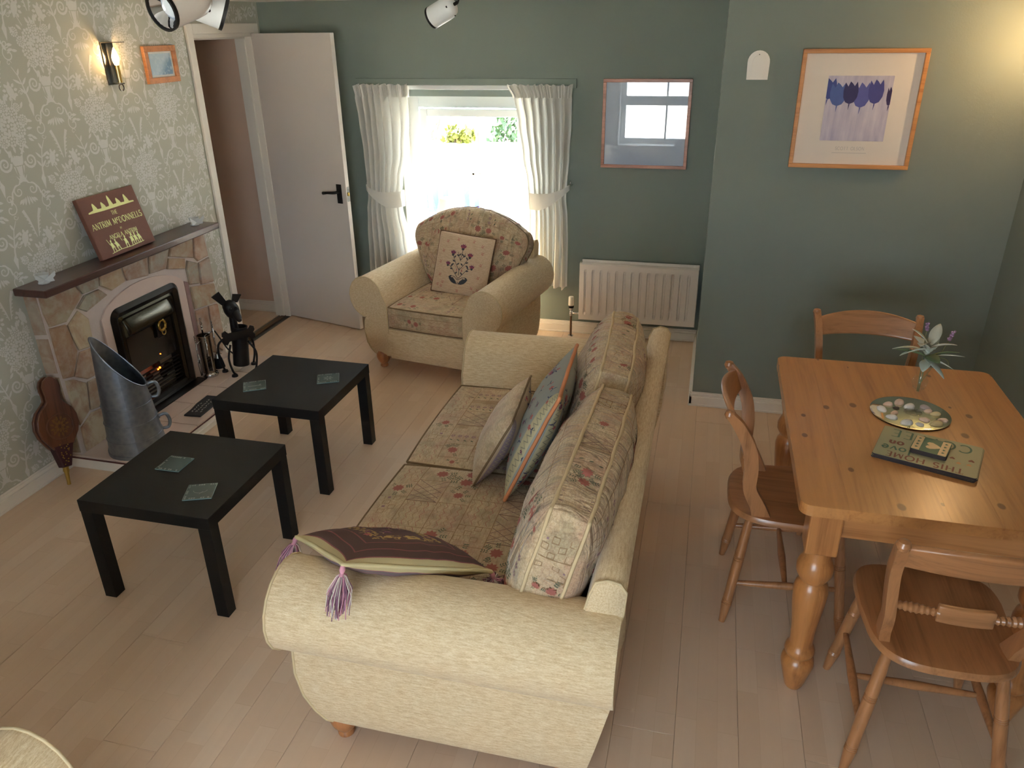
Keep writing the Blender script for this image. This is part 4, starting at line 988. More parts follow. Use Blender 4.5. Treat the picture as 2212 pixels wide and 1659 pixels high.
for k, (cx, cz, w_, h_, yo) in enumerate(((-.137, .362, .075, .095, .0), (-.090, .338, .075, .105, .0003), (-.036, .345, .066, .100, .0006), (.014, .335, .074, .112, .0003), (.074, .350, .068, .108, .0006), (.138, .330, .030, .085, 0))):
    tulip(cx, cz, w_, h_, TB[k]).obj('tulip', TB[k], tp, lambda a, b, yo=yo: V((a, -.0134-yo, b)), None)
tx, W_ = text2d('SCOTT OLSON'.replace('S', 'S'), .015, .12, .06, .16); cap = tx.xf(0, .085)
for k in range(26): cap.rect(-.078+k*.006, .070, -.078+k*.006+.0035, .0735)
cap.obj('caption', plain('grey_ink', (186, 182, 180), .8), tp, lambda a, b: V((a, -.0126, b)))
dt = thing('door_chime', 'small arched white plastic sensor on the wall beside the tulip print', 'sensor', (2.738, YC, 1.770))
oa = [(-.047, 0), (.047, 0), (.047, .075)]+[(.047*math.cos(a), .075+.047*math.sin(a)) for a in [PI*k/12 for k in range(1, 12)]]+[(-.047, .075)]
prism('case', oa, 0, -.026, M_white, dt, lambda a, b, h: V((a, h, b)), -.004)
prism('raised_front', [(a*.62, .008+b*.80) for a, b in oa], -.024, -.032, M_white, dt, lambda a, b, h: V((a, h, b)))
lathe('led', [(0, 0), (.0022, 0), (.0022, .002), (0, .002)], M_black, dt, 8, Matrix.Translation((0, -.026, .108)) @ Matrix.Rotation(rad(90), 4, 'X'))
# lamp on the right wall (just out of the picture, throws the warm glow)
wl2 = thing('wall_light', 'chrome wall light with a lit bulb on the right-hand wall by the dining table', 'wall lamp', (XR, -1.27, 1.80), rad(180))
for ch in list(ws.children):
    if ch.type == 'MESH':
        c_ = ch.copy(); C.objects.link(c_); c_.parent = wl2
l = bpy.data.lights.new('wall_lamp_right_offscreen', 'POINT'); l.energy = 3.6; l.color = (1, .60, .27); l.shadow_soft_size = .018
lo2 = bpy.data.objects.new('wall_lamp_right_offscreen', l); C.objects.link(lo2); lo2.parent = wl2; lo2.location = (.088, -.006, .135)
# lamp standing on the window sill behind the armchair
tl = thing('table_lamp', 'table lamp with a tapered white shade on the window sill behind the armchair', 'lamp', (.765, .075, WZ0+.004))
lathe('lamp_base', [(0, 0), (.055, 0), (.055, .012), (.025, .02), (.035, .07), (.028, .12), (.010, .14), (.010, .22), (0, .22)], M_white, tl, 20)
lathe('lamp_shade', [(.105, .21), (.052, .43), (.050, .43), (.103, .21)], plain('white_shade', (238, 234, 228), .9), tl, 28, None, False)
# ------------------------------------------------------------------ soft furnishing helpers
def chenille(name, c0, c1, c2, axis=0):
    n = NM(name, .9, 0, .2); co = n.co(); s1 = [190]*3; s1[axis] = 34; s2 = [620]*3; s2[axis] = 170
    a = n.noise(n.scale(co, tuple(s1)), 1, 3, .6); b = n.noise(n.scale(co, tuple(s2)), 1, 2); c_ = n.noise(co, 3, 3)
    f = n.math('ADD', n.math('MULTIPLY', a, .6), n.math('MULTIPLY', b, .4))
    c = n.ramp(f, [(.34, lin(c0)), (.5, lin(c1)), (.66, lin(c2))]); c = n.mix(n.math('MULTIPLY', c_, .22), c, lin(c0))
    n.color(c); n.bump(n.math('ADD', b, a), .35, .003); n.inp('Sheen Weight', .25); n.inp('Sheen Roughness', .5); return n.m
M_sofa = chenille('oatmeal_chenille', (196, 167, 128), (218, 195, 158), (234, 217, 185), 0)
M_sofay = chenille('oatmeal_chenille_lengthways', (196, 167, 128), (218, 195, 158), (234, 217, 185), 1)
def tapestry_cloth(name, c0, c1, c2, folds=0.0):
    m = chenille(name, c0, c1, c2, 0); n = NM.__new__(NM); n.m = m; n.t = m.node_tree; n.b = n.t.nodes['Principled BSDF']; co = n.co()
    src = n.b.inputs['Base Color'].links[0].from_socket
    a = n.ramp(n.noise(co, 11, 3, .6, .5), [(.45, (0, 0, 0)), (.62, (1, 1, 1))]); b = n.ramp(n.noise(n.vmath('ADD', co, (3.1, 1.7, .4)), 13, 3, .6, .5), [(.48, (0, 0, 0)), (.64, (1, 1, 1))])
    vs_ = n.ramp(n.voro(n.vmath('ADD', co, (.2, .1, .3)), 55, 'DISTANCE_TO_EDGE'), [(.02, (1, 1, 1)), (.07, (0, 0, 0))])
    c = n.mix(n.math('MULTIPLY', a, .40), src, lin((172, 126, 108))); c = n.mix(n.math('MULTIPLY', b, .40), c, lin((142, 132, 104))); c = n.mix(n.math('MULTIPLY', vs_, .20), c, lin((120, 96, 82)))
    n.color(c)
    if folds: n.bump(n.math('ADD', n.noise(n.scale(co, (34, 9, 9)), 1, 2, .5, .8), n.math('MULTIPLY', n.noise(co, 160, 2), .08)), folds, .03)
    return m
M_tapes = tapestry_cloth('tapestry_weave', (179, 152, 118), (201, 178, 144), (215, 197, 167))
M_tapeb = tapestry_cloth('tapestry_weave_crumpled', (179, 152, 118), (201, 178, 144), (215, 197, 167), .75)
M_pipe = plain('fabric_piping', (206, 184, 146), .9)
M_pipeb = plain('brown_piping', (120, 96, 66), .9)
M_bun = wood('turned_beech', (176, 116, 72), (136, 82, 48), 2, 1.3, .32, coat=.3)
TC = dict(red=plain('tapestry_red', (166, 100, 88), .9), green=plain('tapestry_green', (106, 108, 86), .9), brown=plain('tapestry_brown', (152, 122, 90), .9), mauve=plain('tapestry_mauve', (150, 118, 122), .9), dark=plain('tapestry_plum', (132, 106, 98), .9))
def sgn(x): return 1 if x >= 0 else -1
class Cushion:
    "pillow in local x (width W), y (height H), z (thickness); surf(u, v, side) gives the shell"
    def __init__(s, W, H, g, bulge, corner=.25, pinch=0.0, M=None, wr=0.0, seed=0, fr=1.0, sag=0.0, arch=0.0, tap=0.0):
        s.W, s.H, s.g, s.b, s.c, s.p, s.M, s.wr, s.seed, s.fr, s.sag, s.arch, s.tap = W, H, g, bulge, corner, pinch, M or Matrix.Identity(4), wr, seed, fr, sag, arch, tap
    def raw(s, u, v, side):
        a = s.W/2*u*math.sqrt(max(.05, 1-s.c*v*v*.5)); b = s.H/2*v*math.sqrt(max(.05, 1-s.c*u*u*.5))
        a *= 1+s.tap*v
        if s.arch and v > 0: b -= s.arch*u*u*v
        a *= 1-s.p*(1-v*v); b *= 1-s.p*(1-u*u)
        k = max(0, (1-u*u)*(1-v*v)); t = s.g + s.b*(s.fr if side < 0 else 1)*k**.5*(1-.12*k)
        b -= s.sag*(1-v)*.5*k
        P = V((a, b, side*t))
        if s.wr:
            q = V((a*9+s.seed, b*9, side*3.0)); w_ = mnoise.noise(q)*.6+mnoise.noise(V((a*26+s.seed, b*7, side)))*.5
            e = min(1, k*3)
            P.z += side*s.wr*w_*(.35+.65*e); P.x += s.wr*.5*mnoise.noise(q+V((9, 1, 2)))*k; 
        return P
    def surf(s, u, v, side): return s.M @ s.raw(u, v, side)
    def dome(s, name, side, mat, parent, N=26):
        f = lambda i, j: s.surf(math.sin(PI/2*(2*i-1)), math.sin(PI/2*(2*j-1)), side)
        return obj(name, fixn(grid_me(name, N, N, f)), mat, parent, True)
    def rim(s, n=20):
        L = []
        ss = [math.sin(PI/2*(2*k/n-1)) for k in range(n)]
        L += [(x, -1) for x in ss]; L += [(1, x) for x in ss]; L += [(-x, 1) for x in ss]; L += [(-1, -x) for x in ss]; return L
    def gpt(s, u, v, t):
        P = s.raw(u, v, 1); P.z = t; k = 1-(t/max(1e-6, s.g))**2
        nrm = V((u**5, v**5, 0)); nrm = nrm.normalized() if nrm.length > 1e-6 else V((0, 1, 0))
        w_ = s.wr*1.4*mnoise.noise(V((P.x*24+s.seed, P.y*24, t*8))) if s.wr else 0
        return s.M @ (P+nrm*(.10*s.g*k+w_*(.3+.7*k)))
    def gusset(s, name, mat, parent, nt=4):
        R = s.rim(); n = len(R); vs, fs = [], []
        for j in range(nt+1):
            for u, v in R: vs.append(s.gpt(u, v, -s.g+2*s.g*j/nt))
        for j in range(nt):
            for k in range(n): k2 = (k+1) % n; fs.append((j*n+k, j*n+k2, (j+1)*n+k2, (j+1)*n+k))
        return obj(name, fixn(pymesh(name, vs, fs)), mat, parent, True)
    def piping(s, name, side, r, mat, parent):
        return tube(name, [s.surf(u, v, side) if s.g == 0 or side else s.surf(u, v, 1) for u, v in s.rim()], r, mat, parent, 6, True)
    def on(s, side, off=.0009):
        def f(x, y):
            u = max(-.985, min(.985, x/(s.W/2))); v = max(-.985, min(.985, y/(s.H/2))); P = s.surf(u, v, side); e = .02
            A = s.surf(u+e, v, side)-s.surf(u-e, v, side); B = s.surf(u, v+e, side)-s.surf(u, v-e, side); n_ = A.cross(B)*side
            return P+n_.normalized()*off
        return f
    def onrim(s, off=.001):
        def f(x, y):     # x along the top edge, y across
            u = max(-1, min(1, x/(s.W/2))); return s.gpt(u, 1, y)+ (s.M.to_3x3() @ V((0, off, 0)))
        return f
def tapestry(W, H, seed, big=1.0):
    R = random.Random(seed); D = {k: D2() for k in TC}; y = -H/2; row = 0
    def flower(x, y, r): 
        D['red'].petals(x, y, r*.1, r, 9, r*.5, R.random()); D['red'].ell(x, y, r*.45, n=8)
        for k in range(5):
            a = R.random()*2*PI
            for t in (1.25, 1.6, 1.95): 
                px, py = x+r*t*math.cos(a), y+r*t*math.sin(a)
                for s_ in (-1, 1): D['green'].leaf(px, py, r*.42, r*.2, a+s_*1.0)
    while y < H/2-.02:
        h = R.uniform(.085, .15)*big; h = min(h, H/2-y); x = -W/2
        while x < W/2-.02:
            w_ = R.uniform(.09, .17)*big; w_ = min(w_, W/2-x); k = R.choice(('flower', 'flower', 'squares', 'zig', 'band', 'lattice', 'flower'))
            cx, cy = x+w_/2, y+h/2; m = min(w_, h)
            if m > .05:
                if k == 'flower':
                    for q in range(1 if w_ < .12*big else 2): flower(x+w_*(.5 if w_ < .12*big else .28+.44*q), cy+R.uniform(-.15, .15)*h, m*R.uniform(.17, .25))
                elif k == 'squares':
                    s_ = .030*big; nx, ny = int(w_/s_), int(h/s_)
                    for i in range(nx):
                        for j in range(ny):
                            if (i+j) % 2 == 0: D['brown'].box(x+i*s_+.004, y+j*s_+.004, x+(i+1)*s_-.002, y+(j+1)*s_-.002, .0028)
                            elif R.random() < .35: D['mauve'].rect(x+i*s_+.009, y+j*s_+.009, x+(i+1)*s_-.009, y+(j+1)*s_-.009)
                elif k == 'zig':
                    for j in range(int(h/.026)):
                        yy = y+.01+j*.026; n_ = max(3, int(w_/.02)); D['red' if j % 2 else 'brown'].line([(x+.004+(w_-.008)*t/n_, yy+(.012 if t % 2 else 0)) for t in range(n_+1)], .0018)
                elif k == 'band':
                    for j in range(5): D['brown'].line([(x+.006+j*.006, y+.004), (x+.006+j*.006, y+h-.004)], .0024)
                    for j in range(int(h/.03)): 
                        D['mauve'].petals(x+w_*.62, y+.016+j*.03, .002, .011, 5, .007); D['green'].leaf(x+w_*.8, y+.01+j*.03, .018, .007, 1.0)
                else:
                    n_ = max(2, int(w_/.035))
                    for i in range(n_+1):
                        D['dark'].line([(x+w_*i/n_, y+.004), (min(x+w_, x+w_*i/n_+h*.7), y+h-.004)], .0024); D['dark'].line([(x+w_*i/n_, y+h-.004), (min(x+w_, x+w_*i/n_+h*.7), y+.004)], .0024)
                D['brown'].line([(x+.002, y), (x+.002, y+h)], .0026)
            x += w_
        D['brown'].line([(-W/2+.005+(W-.01)*t/12, y+.002) for t in range(13)], .0026)
        y += h; row += 1
    return D
def printon(D, parent, fn, W, H, m=.012):
    for k, d in D.items():
        d.clip(lambda a, b: abs(a) < W/2-m and abs(b) < H/2-m)
        if d.p: d.obj('woven_motif', TC[k], parent, fn)
def boxcushion(name, parent, cu, mat, pmat, seed, faces=(1, -1), rimprint=True, pr=.0045):
    t = bpy.data.objects.new(name, None); C.objects.link(t); t.parent = parent
    for sd, nm in ((1, 'face_panel'), (-1, 'rear_panel')):
        cu.dome(nm, sd, mat, t); cu.piping('piping', sd, pr, pmat, t)
        if sd in faces: printon(tapestry(cu.W, cu.H, seed+sd), t, cu.on(sd), cu.W, cu.H, .02)
    cu.gusset('gusset', mat, t)
    if rimprint:
        printon(tapestry(cu.g*2*.95, cu.H*.8, seed+9, .8), t, lambda x, y: cu.gpt(1, max(-1, min(1, y/(cu.H/2))), x)+(cu.M.to_3x3() @ V((.001, 0, 0))), cu.g*2, cu.H*.82, .004)
        printon(tapestry(cu.W*.9, cu.g*2*.95, seed+7, .8), t, cu.onrim(), cu.W*.92, cu.g*2, .004)
    return t

def armprofile(s=1.0):
    P = [(0, .095), (0, .22), (0, .34), (0, .44), (.004, .50)]
    for k in range(15): a = rad(168-256*k/14); P.append((.165+.135*math.cos(a), .525+.135*math.sin(a)))
    P += [(.182, .384), (.192, .36), (.200, .28), (.205, .20), (.203, .145), (.197, .105), (.186, .088), (.02, .088)]
    return [(u*s, .10+(z-.10)*(.96 if s < 1 else 1)) for u, z in P]
def arm(name, parent, xin, side, yf, yb, s, mat):
    "scroll arm: xin = inner face, side = outward sign"
    P = armprofile(s); n = len(P); vs, fs = [], []; 
    ff = lambda z: .085*max(0, (.30-z)/.20)**2; fb = lambda z: .075*max(0, (.42-z)/.32)
    secs = [0, .006, .02, .1, .3, .5, .7, .9, .985, 1.0]
    for i, t in enumerate(secs):
        for u, z in P:
            k = .987 if t in (0, 1.0) else 1
            y0_, y1_ = yf+ff(z), yb-fb(z); cu_, cz_ = .13*s, .40
            vs.append(V((xin+side*(cu_+(u-cu_)*k), y0_+(y1_-y0_)*t, cz_+(z-cz_)*k)))
    for i in range(len(secs)-1):
        for k in range(n): k2 = (k+1) % n; fs.append((i*n+k, i*n+k2, (i+1)*n+k2, (i+1)*n+k))
    fs.append(tuple(range(n-1, -1, -1))); fs.append(tuple((len(secs)-1)*n+k for k in range(n)))
    o = obj(name, fixn(pymesh(name, vs, fs)), mat, parent, True); sharp(o, 50)
    tube('front_piping', [V((xin+side*u, yf+ff(z)+.003, z)) for u, z in P], .0042, M_pipe, o, 6, True)
    return o
def seating(t, hw, yf, yb, s, zb=.76, mat=M_sofa, maty=M_sofay):
    "upholstered carcass: two scroll arms, back, seat base, bun feet; hw = half width between the arms"
    for sd in (-1, 1): arm('scroll_arm', t, sd*hw, sd, yf, yb, s, maty)
    # back: leaning slab with rounded top
    prof = [(.36, .12), (.365, .40), (.385, .62), (.405, zb-.05), (.42, zb-.012), (.45, zb), (.48, zb-.006), (.497, zb-.03), (.492, zb-.10), (.455, .45), (.415, .12)]
    d = yb-.49; hb = hw+.165*s; vs, fs = [], []; n = len(prof)
    sec = [-1, -.993, -.9, -.4, 0, .4, .9, .993, 1]
    for x_ in sec:
        for y_, z_ in prof:
            k = .975 if abs(x_) == 1 else 1
            vs.append(V((x_*hb, d+.43+(y_-.43)*k, .45+(z_-.45)*(k if z_ > .3 else 1))))
    for i in range(len(sec)-1):
        for k in range(n): k2 = (k+1) % n; fs.append((i*n+k, i*n+k2, (i+1)*n+k2, (i+1)*n+k))
    fs.append(tuple(range(n-1, -1, -1))); fs.append(tuple((len(sec)-1)*n+k for k in range(n)))
    bk_ = obj('back', fixn(pymesh('back', vs, fs)), mat, t, True); sharp(bk_, 50)
    for x_ in (-.993, .993): tube('back_piping', [V((x_*hb, d+y_, z_)) for y_, z_ in prof], .004, M_pipe, bk_, 6, True)
    # seat base with a front apron whose lower edge curves under
    ap = [(yf+.075, .085), (yf+.035, .105), (yf+.012, .16), (yf+.006, .24), (yf+.006, .315), (yf+.03, .325), (d+.37, .325), (d+.37, .10)]
    prism('seat_base', ap, -hw-.01, hw+.01, mat, t, lambda a, b, h: V((h, a, b)))
    for sx in (-1, 1):
        for yy in (yf+.115, yb-.13): lathe('bun_foot', [(.020, 0), (.026, .006), (.026, .014), (.022, .022), (.030, .034), (.042, .054), (.047, .074), (.045, .092), (.036, .104), (.036, .115)], M_bun, t, 18, Matrix.Translation((sx*(hw+.145*s), yy, 0)))

# ------------------------------------------------------------------ sofa
sf = thing('sofa', 'two-seater oatmeal scroll-arm sofa with patterned tapestry seat and back cushions', 'sofa', (1.955, -2.700, 0), rad(-90))
seating(sf, .75, -.465, .49, 1.0)
for k, xx in enumerate((-.375, .375)):
    Mx = Matrix.Translation((xx, -.085, .388))
    cu = Cushion(.745, .775, .060, .022, .10, 0, Mx, .003, k*5, .3)
    boxcushion('seat_cushion', sf, cu, M_tapes, M_pipeb, 11+k*4, (1,), False)
def back_mat(xc, yc, zc, lean, spin=0): return Matrix.Translation((xc, yc, zc)) @ Matrix.Rotation(spin, 4, 'Z') @ Matrix.Rotation(rad(90)-lean, 4, 'X')
cu = Cushion(.88, .50, .052, .105, .45, 0, back_mat(.435, .290, .665, rad(16), rad(-2)), .016, 3, .9)
boxcushion('back_cushion', sf, cu, M_tapeb, M_pipe, 31, (1, -1), True, .0055)
cu = Cushion(.72, .50, .052, .105, .45, 0, back_mat(-.355, .275, .675, rad(14), rad(3)), .016, 8, .9)
boxcushion('back_cushion', sf, cu, M_tapeb, M_pipe, 44, (1, -1), True, .0055)

# ------------------------------------------------------------------ scatter cushions on the sofa
def axes_matrix(c, ex, ey):
    ex = V(ex).normalized(); ey = V(ey); ey = (ey-ex*ey.dot(ex)).normalized(); ez = ex.cross(ey)
    return Matrix(((ex.x, ey.x, ez.x, c[0]), (ex.y, ey.y, ez.y, c[1]), (ex.z, ey.z, ez.z, c[2]), (0, 0, 0, 1)))
def scatter(name, label, Mx, W, H, bulge, mat_f, mat_b, pmat, pr=.006, pinch=.05, wr=.006, seed=1, group=None, fr=1.0):
    t = thing(name, label, 'cushion'); t.matrix_world = Mx
    cu = Cushion(W, H, 0.0, bulge, .0, pinch, None, wr, seed, fr)
    cu.dome('front_panel', 1, mat_f, t); cu.dome('back_panel', -1, mat_b, t)
    if pmat: cu.piping('piping', 1, pr, pmat, t)
    return t, cu
def bandmat(name, ground, stripe, zig):
    n = NM(name, .9, 0, .2); u, v, _ = n.xyz(n.co('UV')); g = n.noise(n.scale(n.co('UV'), (260, 260, 1)), 1, 2)
    b1 = n.math('LESS_THAN', n.math('ABSOLUTE', n.math('SUBTRACT', u, .13)), .07)
    tri = n.math('ABSOLUTE', n.math('SUBTRACT', n.math('FRACT', n.math('MULTIPLY', v, 26.0)), .5))
    zz = n.math('LESS_THAN', n.math('ABSOLUTE', n.math('SUBTRACT', n.math('SUBTRACT', u, .13), n.math('MULTIPLY', n.math('SUBTRACT', tri, .25), .14))), .010)
    c = n.mix(b1, lin(ground), lin(stripe)); c = n.mix(n.math('MULTIPLY', n.math('MULTIPLY', zz, b1), .8), c, lin(zig)); c = n.mix(n.math('MULTIPLY', g, .35), c, tuple(.7*x for x in lin(ground)))
    n.color(c); n.bump(g, .25, .002); return n.m
TCB = dict(a=plain('thread_navy', (66, 70, 96), .9), b=plain('thread_plum', (112, 56, 84), .9), c=plain('thread_coral', (176, 92, 88), .9))
def sprigs(W, H, seed, n, fl=('b', 'c')):
    R = random.Random(seed); D = {k: D2() for k in 'abc'}
    for k in range(n):
        x, y = R.uniform(-W/2, W/2), R.uniform(-H/2, H/2); a = R.random()*6.28; r = R.uniform(.008, .014)
        D[R.choice(fl)].petals(x, y, .001, r, 5, r*.7, a)
        D['a'].line([(x, y), (x+.02*math.cos(a), y+.02*math.sin(a)), (x+.03*math.cos(a+.5), y+.03*math.sin(a+.5))], .003)
        for s_ in (-1, 1): D['a'].leaf(x+.018*math.cos(a), y+.018*math.sin(a), .016, .006, a+s_)
    return D
c1, uu1 = scatter('scatter_cushion', 'beige scatter cushion with mauve stripes slumped against the blue-grey floral cushion', axes_matrix((1.872, -2.615, .602), (-.06, 1, 0), (.22, .0, .40)), .41, .32, .078, bandmat('beige_mauve_stripe', (182, 158, 130), (142, 124, 132), (186, 170, 130)), M_tapes, M_pipeb, .004, .05, .010, 5)
for k, d in sprigs(.40, .40, 3, 14).items(): d.obj('embroidered_sprig', TCB[k], c1, uu1.on(1))
c2, uu2 = scatter('scatter_cushion', 'blue-grey floral scatter cushion with orange piping leaning on the sofa back', axes_matrix((2.036, -2.655, .684), (-.05, 1, -.02), (.19, .06, .42)), .50, .46, .078, bandmat('blue_grey_floral', (156, 158, 152), (196, 184, 144), (120, 116, 104)), bandmat('blue_grey_floral_rear', (156, 158, 152), (196, 184, 144), (120, 116, 104)), plain('orange_cord', (204, 132, 88), .8), .007, .04, .009, 9)
for sd in (1, -1):
    for k, d in sprigs(.47, .43, 4+sd, 60).items(): d.obj('embroidered_sprig', TCB[k], c2, uu2.on(sd))
# tasselled brown cushion thrown over the near arm
A_, B_, C_ = V((1.455, -3.475, .615)), V((1.735, -3.690, .735)), V((2.045, -3.430, .565)); D_ = A_+C_-B_
cen = (A_+C_)/2+V((0, 0, .022))
def kilim(name, inner, band, rib, line):
    n = NM(name, .9, 0, .2); u, v, _ = n.xyz(n.co('UV')); au = n.math('ABSOLUTE', n.math('SUBTRACT', u, .5)); av = n.math('ABSOLUTE', n.math('SUBTRACT', v, .5)); m = n.math('MAXIMUM', au, av)
    ribs = n.math('SINE', n.math('MULTIPLY', n.math('ADD', u, v), 420.0)); isb = n.math('GREATER_THAN', m, .405)
    bc = n.mix(n.math('MULTIPLY', n.math('ADD', ribs, 1.0), .22), lin(band), lin(rib))
    c = n.mix(isb, lin(inner), bc)
    for d_, wd in ((.400, .006), (.31, .005), (.22, .004)): c = n.mix(n.math('LESS_THAN', n.math('ABSOLUTE', n.math('SUBTRACT', m, d_)), wd), c, lin(line))
    gl = n.math('MULTIPLY', n.math('LESS_THAN', n.math('ABSOLUTE', n.math('SUBTRACT', m, .14)), .03), n.math('GREATER_THAN', n.noise(n.scale(n.co('UV'), (34, 34, 1)), 1, 1), .5)); c = n.mix(gl, c, lin((190, 156, 92)))
    f = n.noise(n.scale(n.co('UV'), (300, 300, 1)), 1, 2); c = n.mix(n.math('MULTIPLY', f, .35), c, tuple(.6*x for x in lin(inner)))
    n.color(c); n.bump(f, .3, .002); return n.m
c3, uu3 = scatter('scatter_cushion', 'brown kilim scatter cushion with pink tassels thrown over the sofa arm', axes_matrix(cen, C_-B_, A_-B_), .45, .41, .078, kilim('brown_kilim', (98, 74, 68), (202, 184, 138), (176, 156, 108), (150, 92, 88)), kilim('mauve_kilim', (122, 106, 108), (206, 190, 144), (186, 168, 122), (176, 112, 112)), plain('cream_cord', (204, 190, 146), .9), .006, .05, .010, 2, None, .72)
for k, d in sprigs(.24, .22, 5, 16, ('b', 'c')).items(): d.obj('embroidered_sprig', TCB[k] if k != 'a' else TC['brown'], c3, uu3.on(1))
M_tas = [plain('tassel_pink', (206, 146, 164), .9), plain('tassel_cream', (220, 206, 196), .9), plain('tassel_plum', (140, 96, 118), .9)]
def tassel(world_pt, down, L=.125):
    Mi = c3.matrix_world.inverted(); R = random.Random(int(world_pt[0]*100)); root = None
    p0 = V(world_pt); d = V(down).normalized()
    hd_ = lathe('tassel', [(.003, 0), (.007, .006), (.008, .014), (.005, .022), (.009, .03)], M_tas[0], c3, 10, Mi @ frame_between(p0, p0+d)[0])
    for ci in range(3):
        bm_v, bm_f = [], []
        for k in range(34):
            a = R.random()*6.28; sp = R.uniform(.004, .040); e = V((math.cos(a)*sp, math.sin(a)*sp, 0)); ln = L*R.uniform(.8, 1.08)
            pts = [p0+d*.022, p0+d*.03+e*.35, p0+d*ln*.6+e*.85+V((R.uniform(-.003, .003),)*3), p0+d*ln+e*.8+V((R.uniform(-.005, .005), R.uniform(-.005, .005), 0))]
            m_ = tube_me('s', pts, .0014, 4); b0 = len(bm_v); bm_v += [Mi @ v.co for v in m_.vertices]; bm_f += [tuple(b0+i for i in p.vertices) for p in m_.polygons]; bpy.data.meshes.remove(m_)
        obj('tassel_strands', pymesh('tassel_strands', bm_v, bm_f), M_tas[ci], hd_, True, 'stuff')
bpy.context.view_layer.update()
tassel(uu3.surf(-1, 1, 1) if False else c3.matrix_world @ uu3.surf(-1, 1, 1), (-.35, -.1, -1)); tassel(c3.matrix_world @ uu3.surf(-1, -1, 1), (-.02, -.40, -.8)); tassel(c3.matrix_world @ uu3.surf(1, -1, 1), (.2, .1, -1), .06)

# ------------------------------------------------------------------ armchairs
def armchair(label, loc, rz):
    t = thing('armchair', label, 'armchair', loc, rz)
    seating(t, .262, -.425, .43, .86, .74)
    cu = Cushion(.515, .60, .065, .025, .10, 0, Matrix.Translation((0, -.125, .392)), .004, 2, .3)
    boxcushion('seat_cushion', t, cu, M_tapes, M_pipeb, 61, (1,), False)
    printon(tapestry(.48, .11, 3, .8), t, lambda a, b: cu.gpt(max(-1, min(1, a/.26)), -1, b)+V((0, -.001, 0)), .49, .115, .004)
    cb = Cushion(.76, .57, .045, .10, .62, 0, back_mat(.025, .205, .672, rad(17)), .014, 6, .8, 0, .09, .22)
    boxcushion('back_cushion', t, cb, M_tapeb, M_pipeb, 73, (1,), True, .004)
    return t
ac = armchair('oatmeal scroll-arm armchair with patterned cushions in front of the window', (1.035, -.625, 0), rad(-9.5))
ac2 = copy_thing(ac, (.795, -4.665, 0), rad(180), 'oatmeal scroll-arm armchair without a scatter cushion standing on the open floor near the coffee tables')
# embroidered cushion on the armchair
Mq = Matrix.Translation(ac.location) @ Matrix.Rotation(rad(-9.5), 4, 'Z') @ Matrix.Translation((.072, -.020, .650)) @ Matrix.Rotation(rad(4), 4, 'Y') @ Matrix.Rotation(rad(90)-rad(20), 4, 'X')
M_linen = chenille('cream_linen', (184, 156, 128), (202, 176, 148), (214, 192, 166), 0)
c4, uu4 = scatter('scatter_cushion', 'cream scatter cushion embroidered with a purple thistle plant on the armchair', Mq, .385, .385, .055, M_linen, M_linen, plain('brown_cord', (110, 78, 54), .9), .0045, .025, .003, 4)
ink = {k: D2() for k in ('g', 'p', 'r', 's')}
ink['g'].line([(0, -.14), (0, -.05), (.0, .05), (.004, .10)], .005, .004)
ink['g'].leaf(-.004, -.140, .085, .032, rad(148)); ink['g'].leaf(.004, -.140, .085, .032, rad(32))
for m in (-1, 1):
    for p in ([(0, -.10), (m*.035, -.06), (m*.06, -.03), (m*.085, -.015)], [(0, -.04), (m*.03, .0), (m*.05, .035), (m*.065, .055)], [(0, .03), (m*.02, .06), (m*.03, .085)], [(0, -.11), (m*.03, -.09), (m*.055, -.085)]): ink['g'].line(p, .0042, .003)
    for x, y, a in ((.03, -.07, 2.4), (.05, -.04, .2), (.07, -.025, 2.2), (.025, -.005, 2.5), (.04, .015, .4), (.055, .04, 2.2), (.015, .055, .6), (.02, .06, 2.3), (.05, -.085, -.5), (.035, -.095, -.9), (.045, .0, -.4)): ink['g'].leaf(m*x, y, .026, .011, a if m > 0 else PI-a)
    ink['r'].line([(m*.045, -.005), (m*.02, -.03), (m*.018, -.055)], .002); ink['r'].leaf(m*.02, -.03, .02, .006, -1.4)
for x, y, r in ((.002, .118, .030), (-.067, .068, .027), (.067, .066, .027), (-.094, -.012, .024), (.094, -.012, .024)):
    for k in range(9): a = rad(25+130*k/8); ink['p' if k % 2 else 'r'].leaf(x, y, r*(1.1 if k % 2 else .9), r*.34, a)
    ink['g'].ell(x, y-.004, r*.38, r*.45); ink['p'].ell(x, y+.008, r*.5, r*.34)
for x, y in ((-.13, .15), (-.05, .175), (.07, .175), (.14, .15), (-.15, .08), (.15, .10), (-.16, 0), (.155, .02), (-.15, -.09), (.15, -.07), (-.16, -.16), (-.12, -.14), (-.13, -.17), (.11, -.15), (.155, -.155), (.13, -.175), (.0, -.185)):
    ink['s'].petals(x, y, .002, .013, 4, .005, .6); ink['s'].line([(x, y), (x, y-.014)], .002)
for k, m_ in (('g', plain('thread_slate', (66, 66, 72), .9)), ('p', plain('thread_violet', (112, 60, 96), .9)), ('r', plain('thread_rose', (160, 72, 84), .9)), ('s', plain('thread_blush', (176, 104, 98), .9))): ink[k].xf(0, 0, .9).obj('embroidery', m_, c4, uu4.on(1))
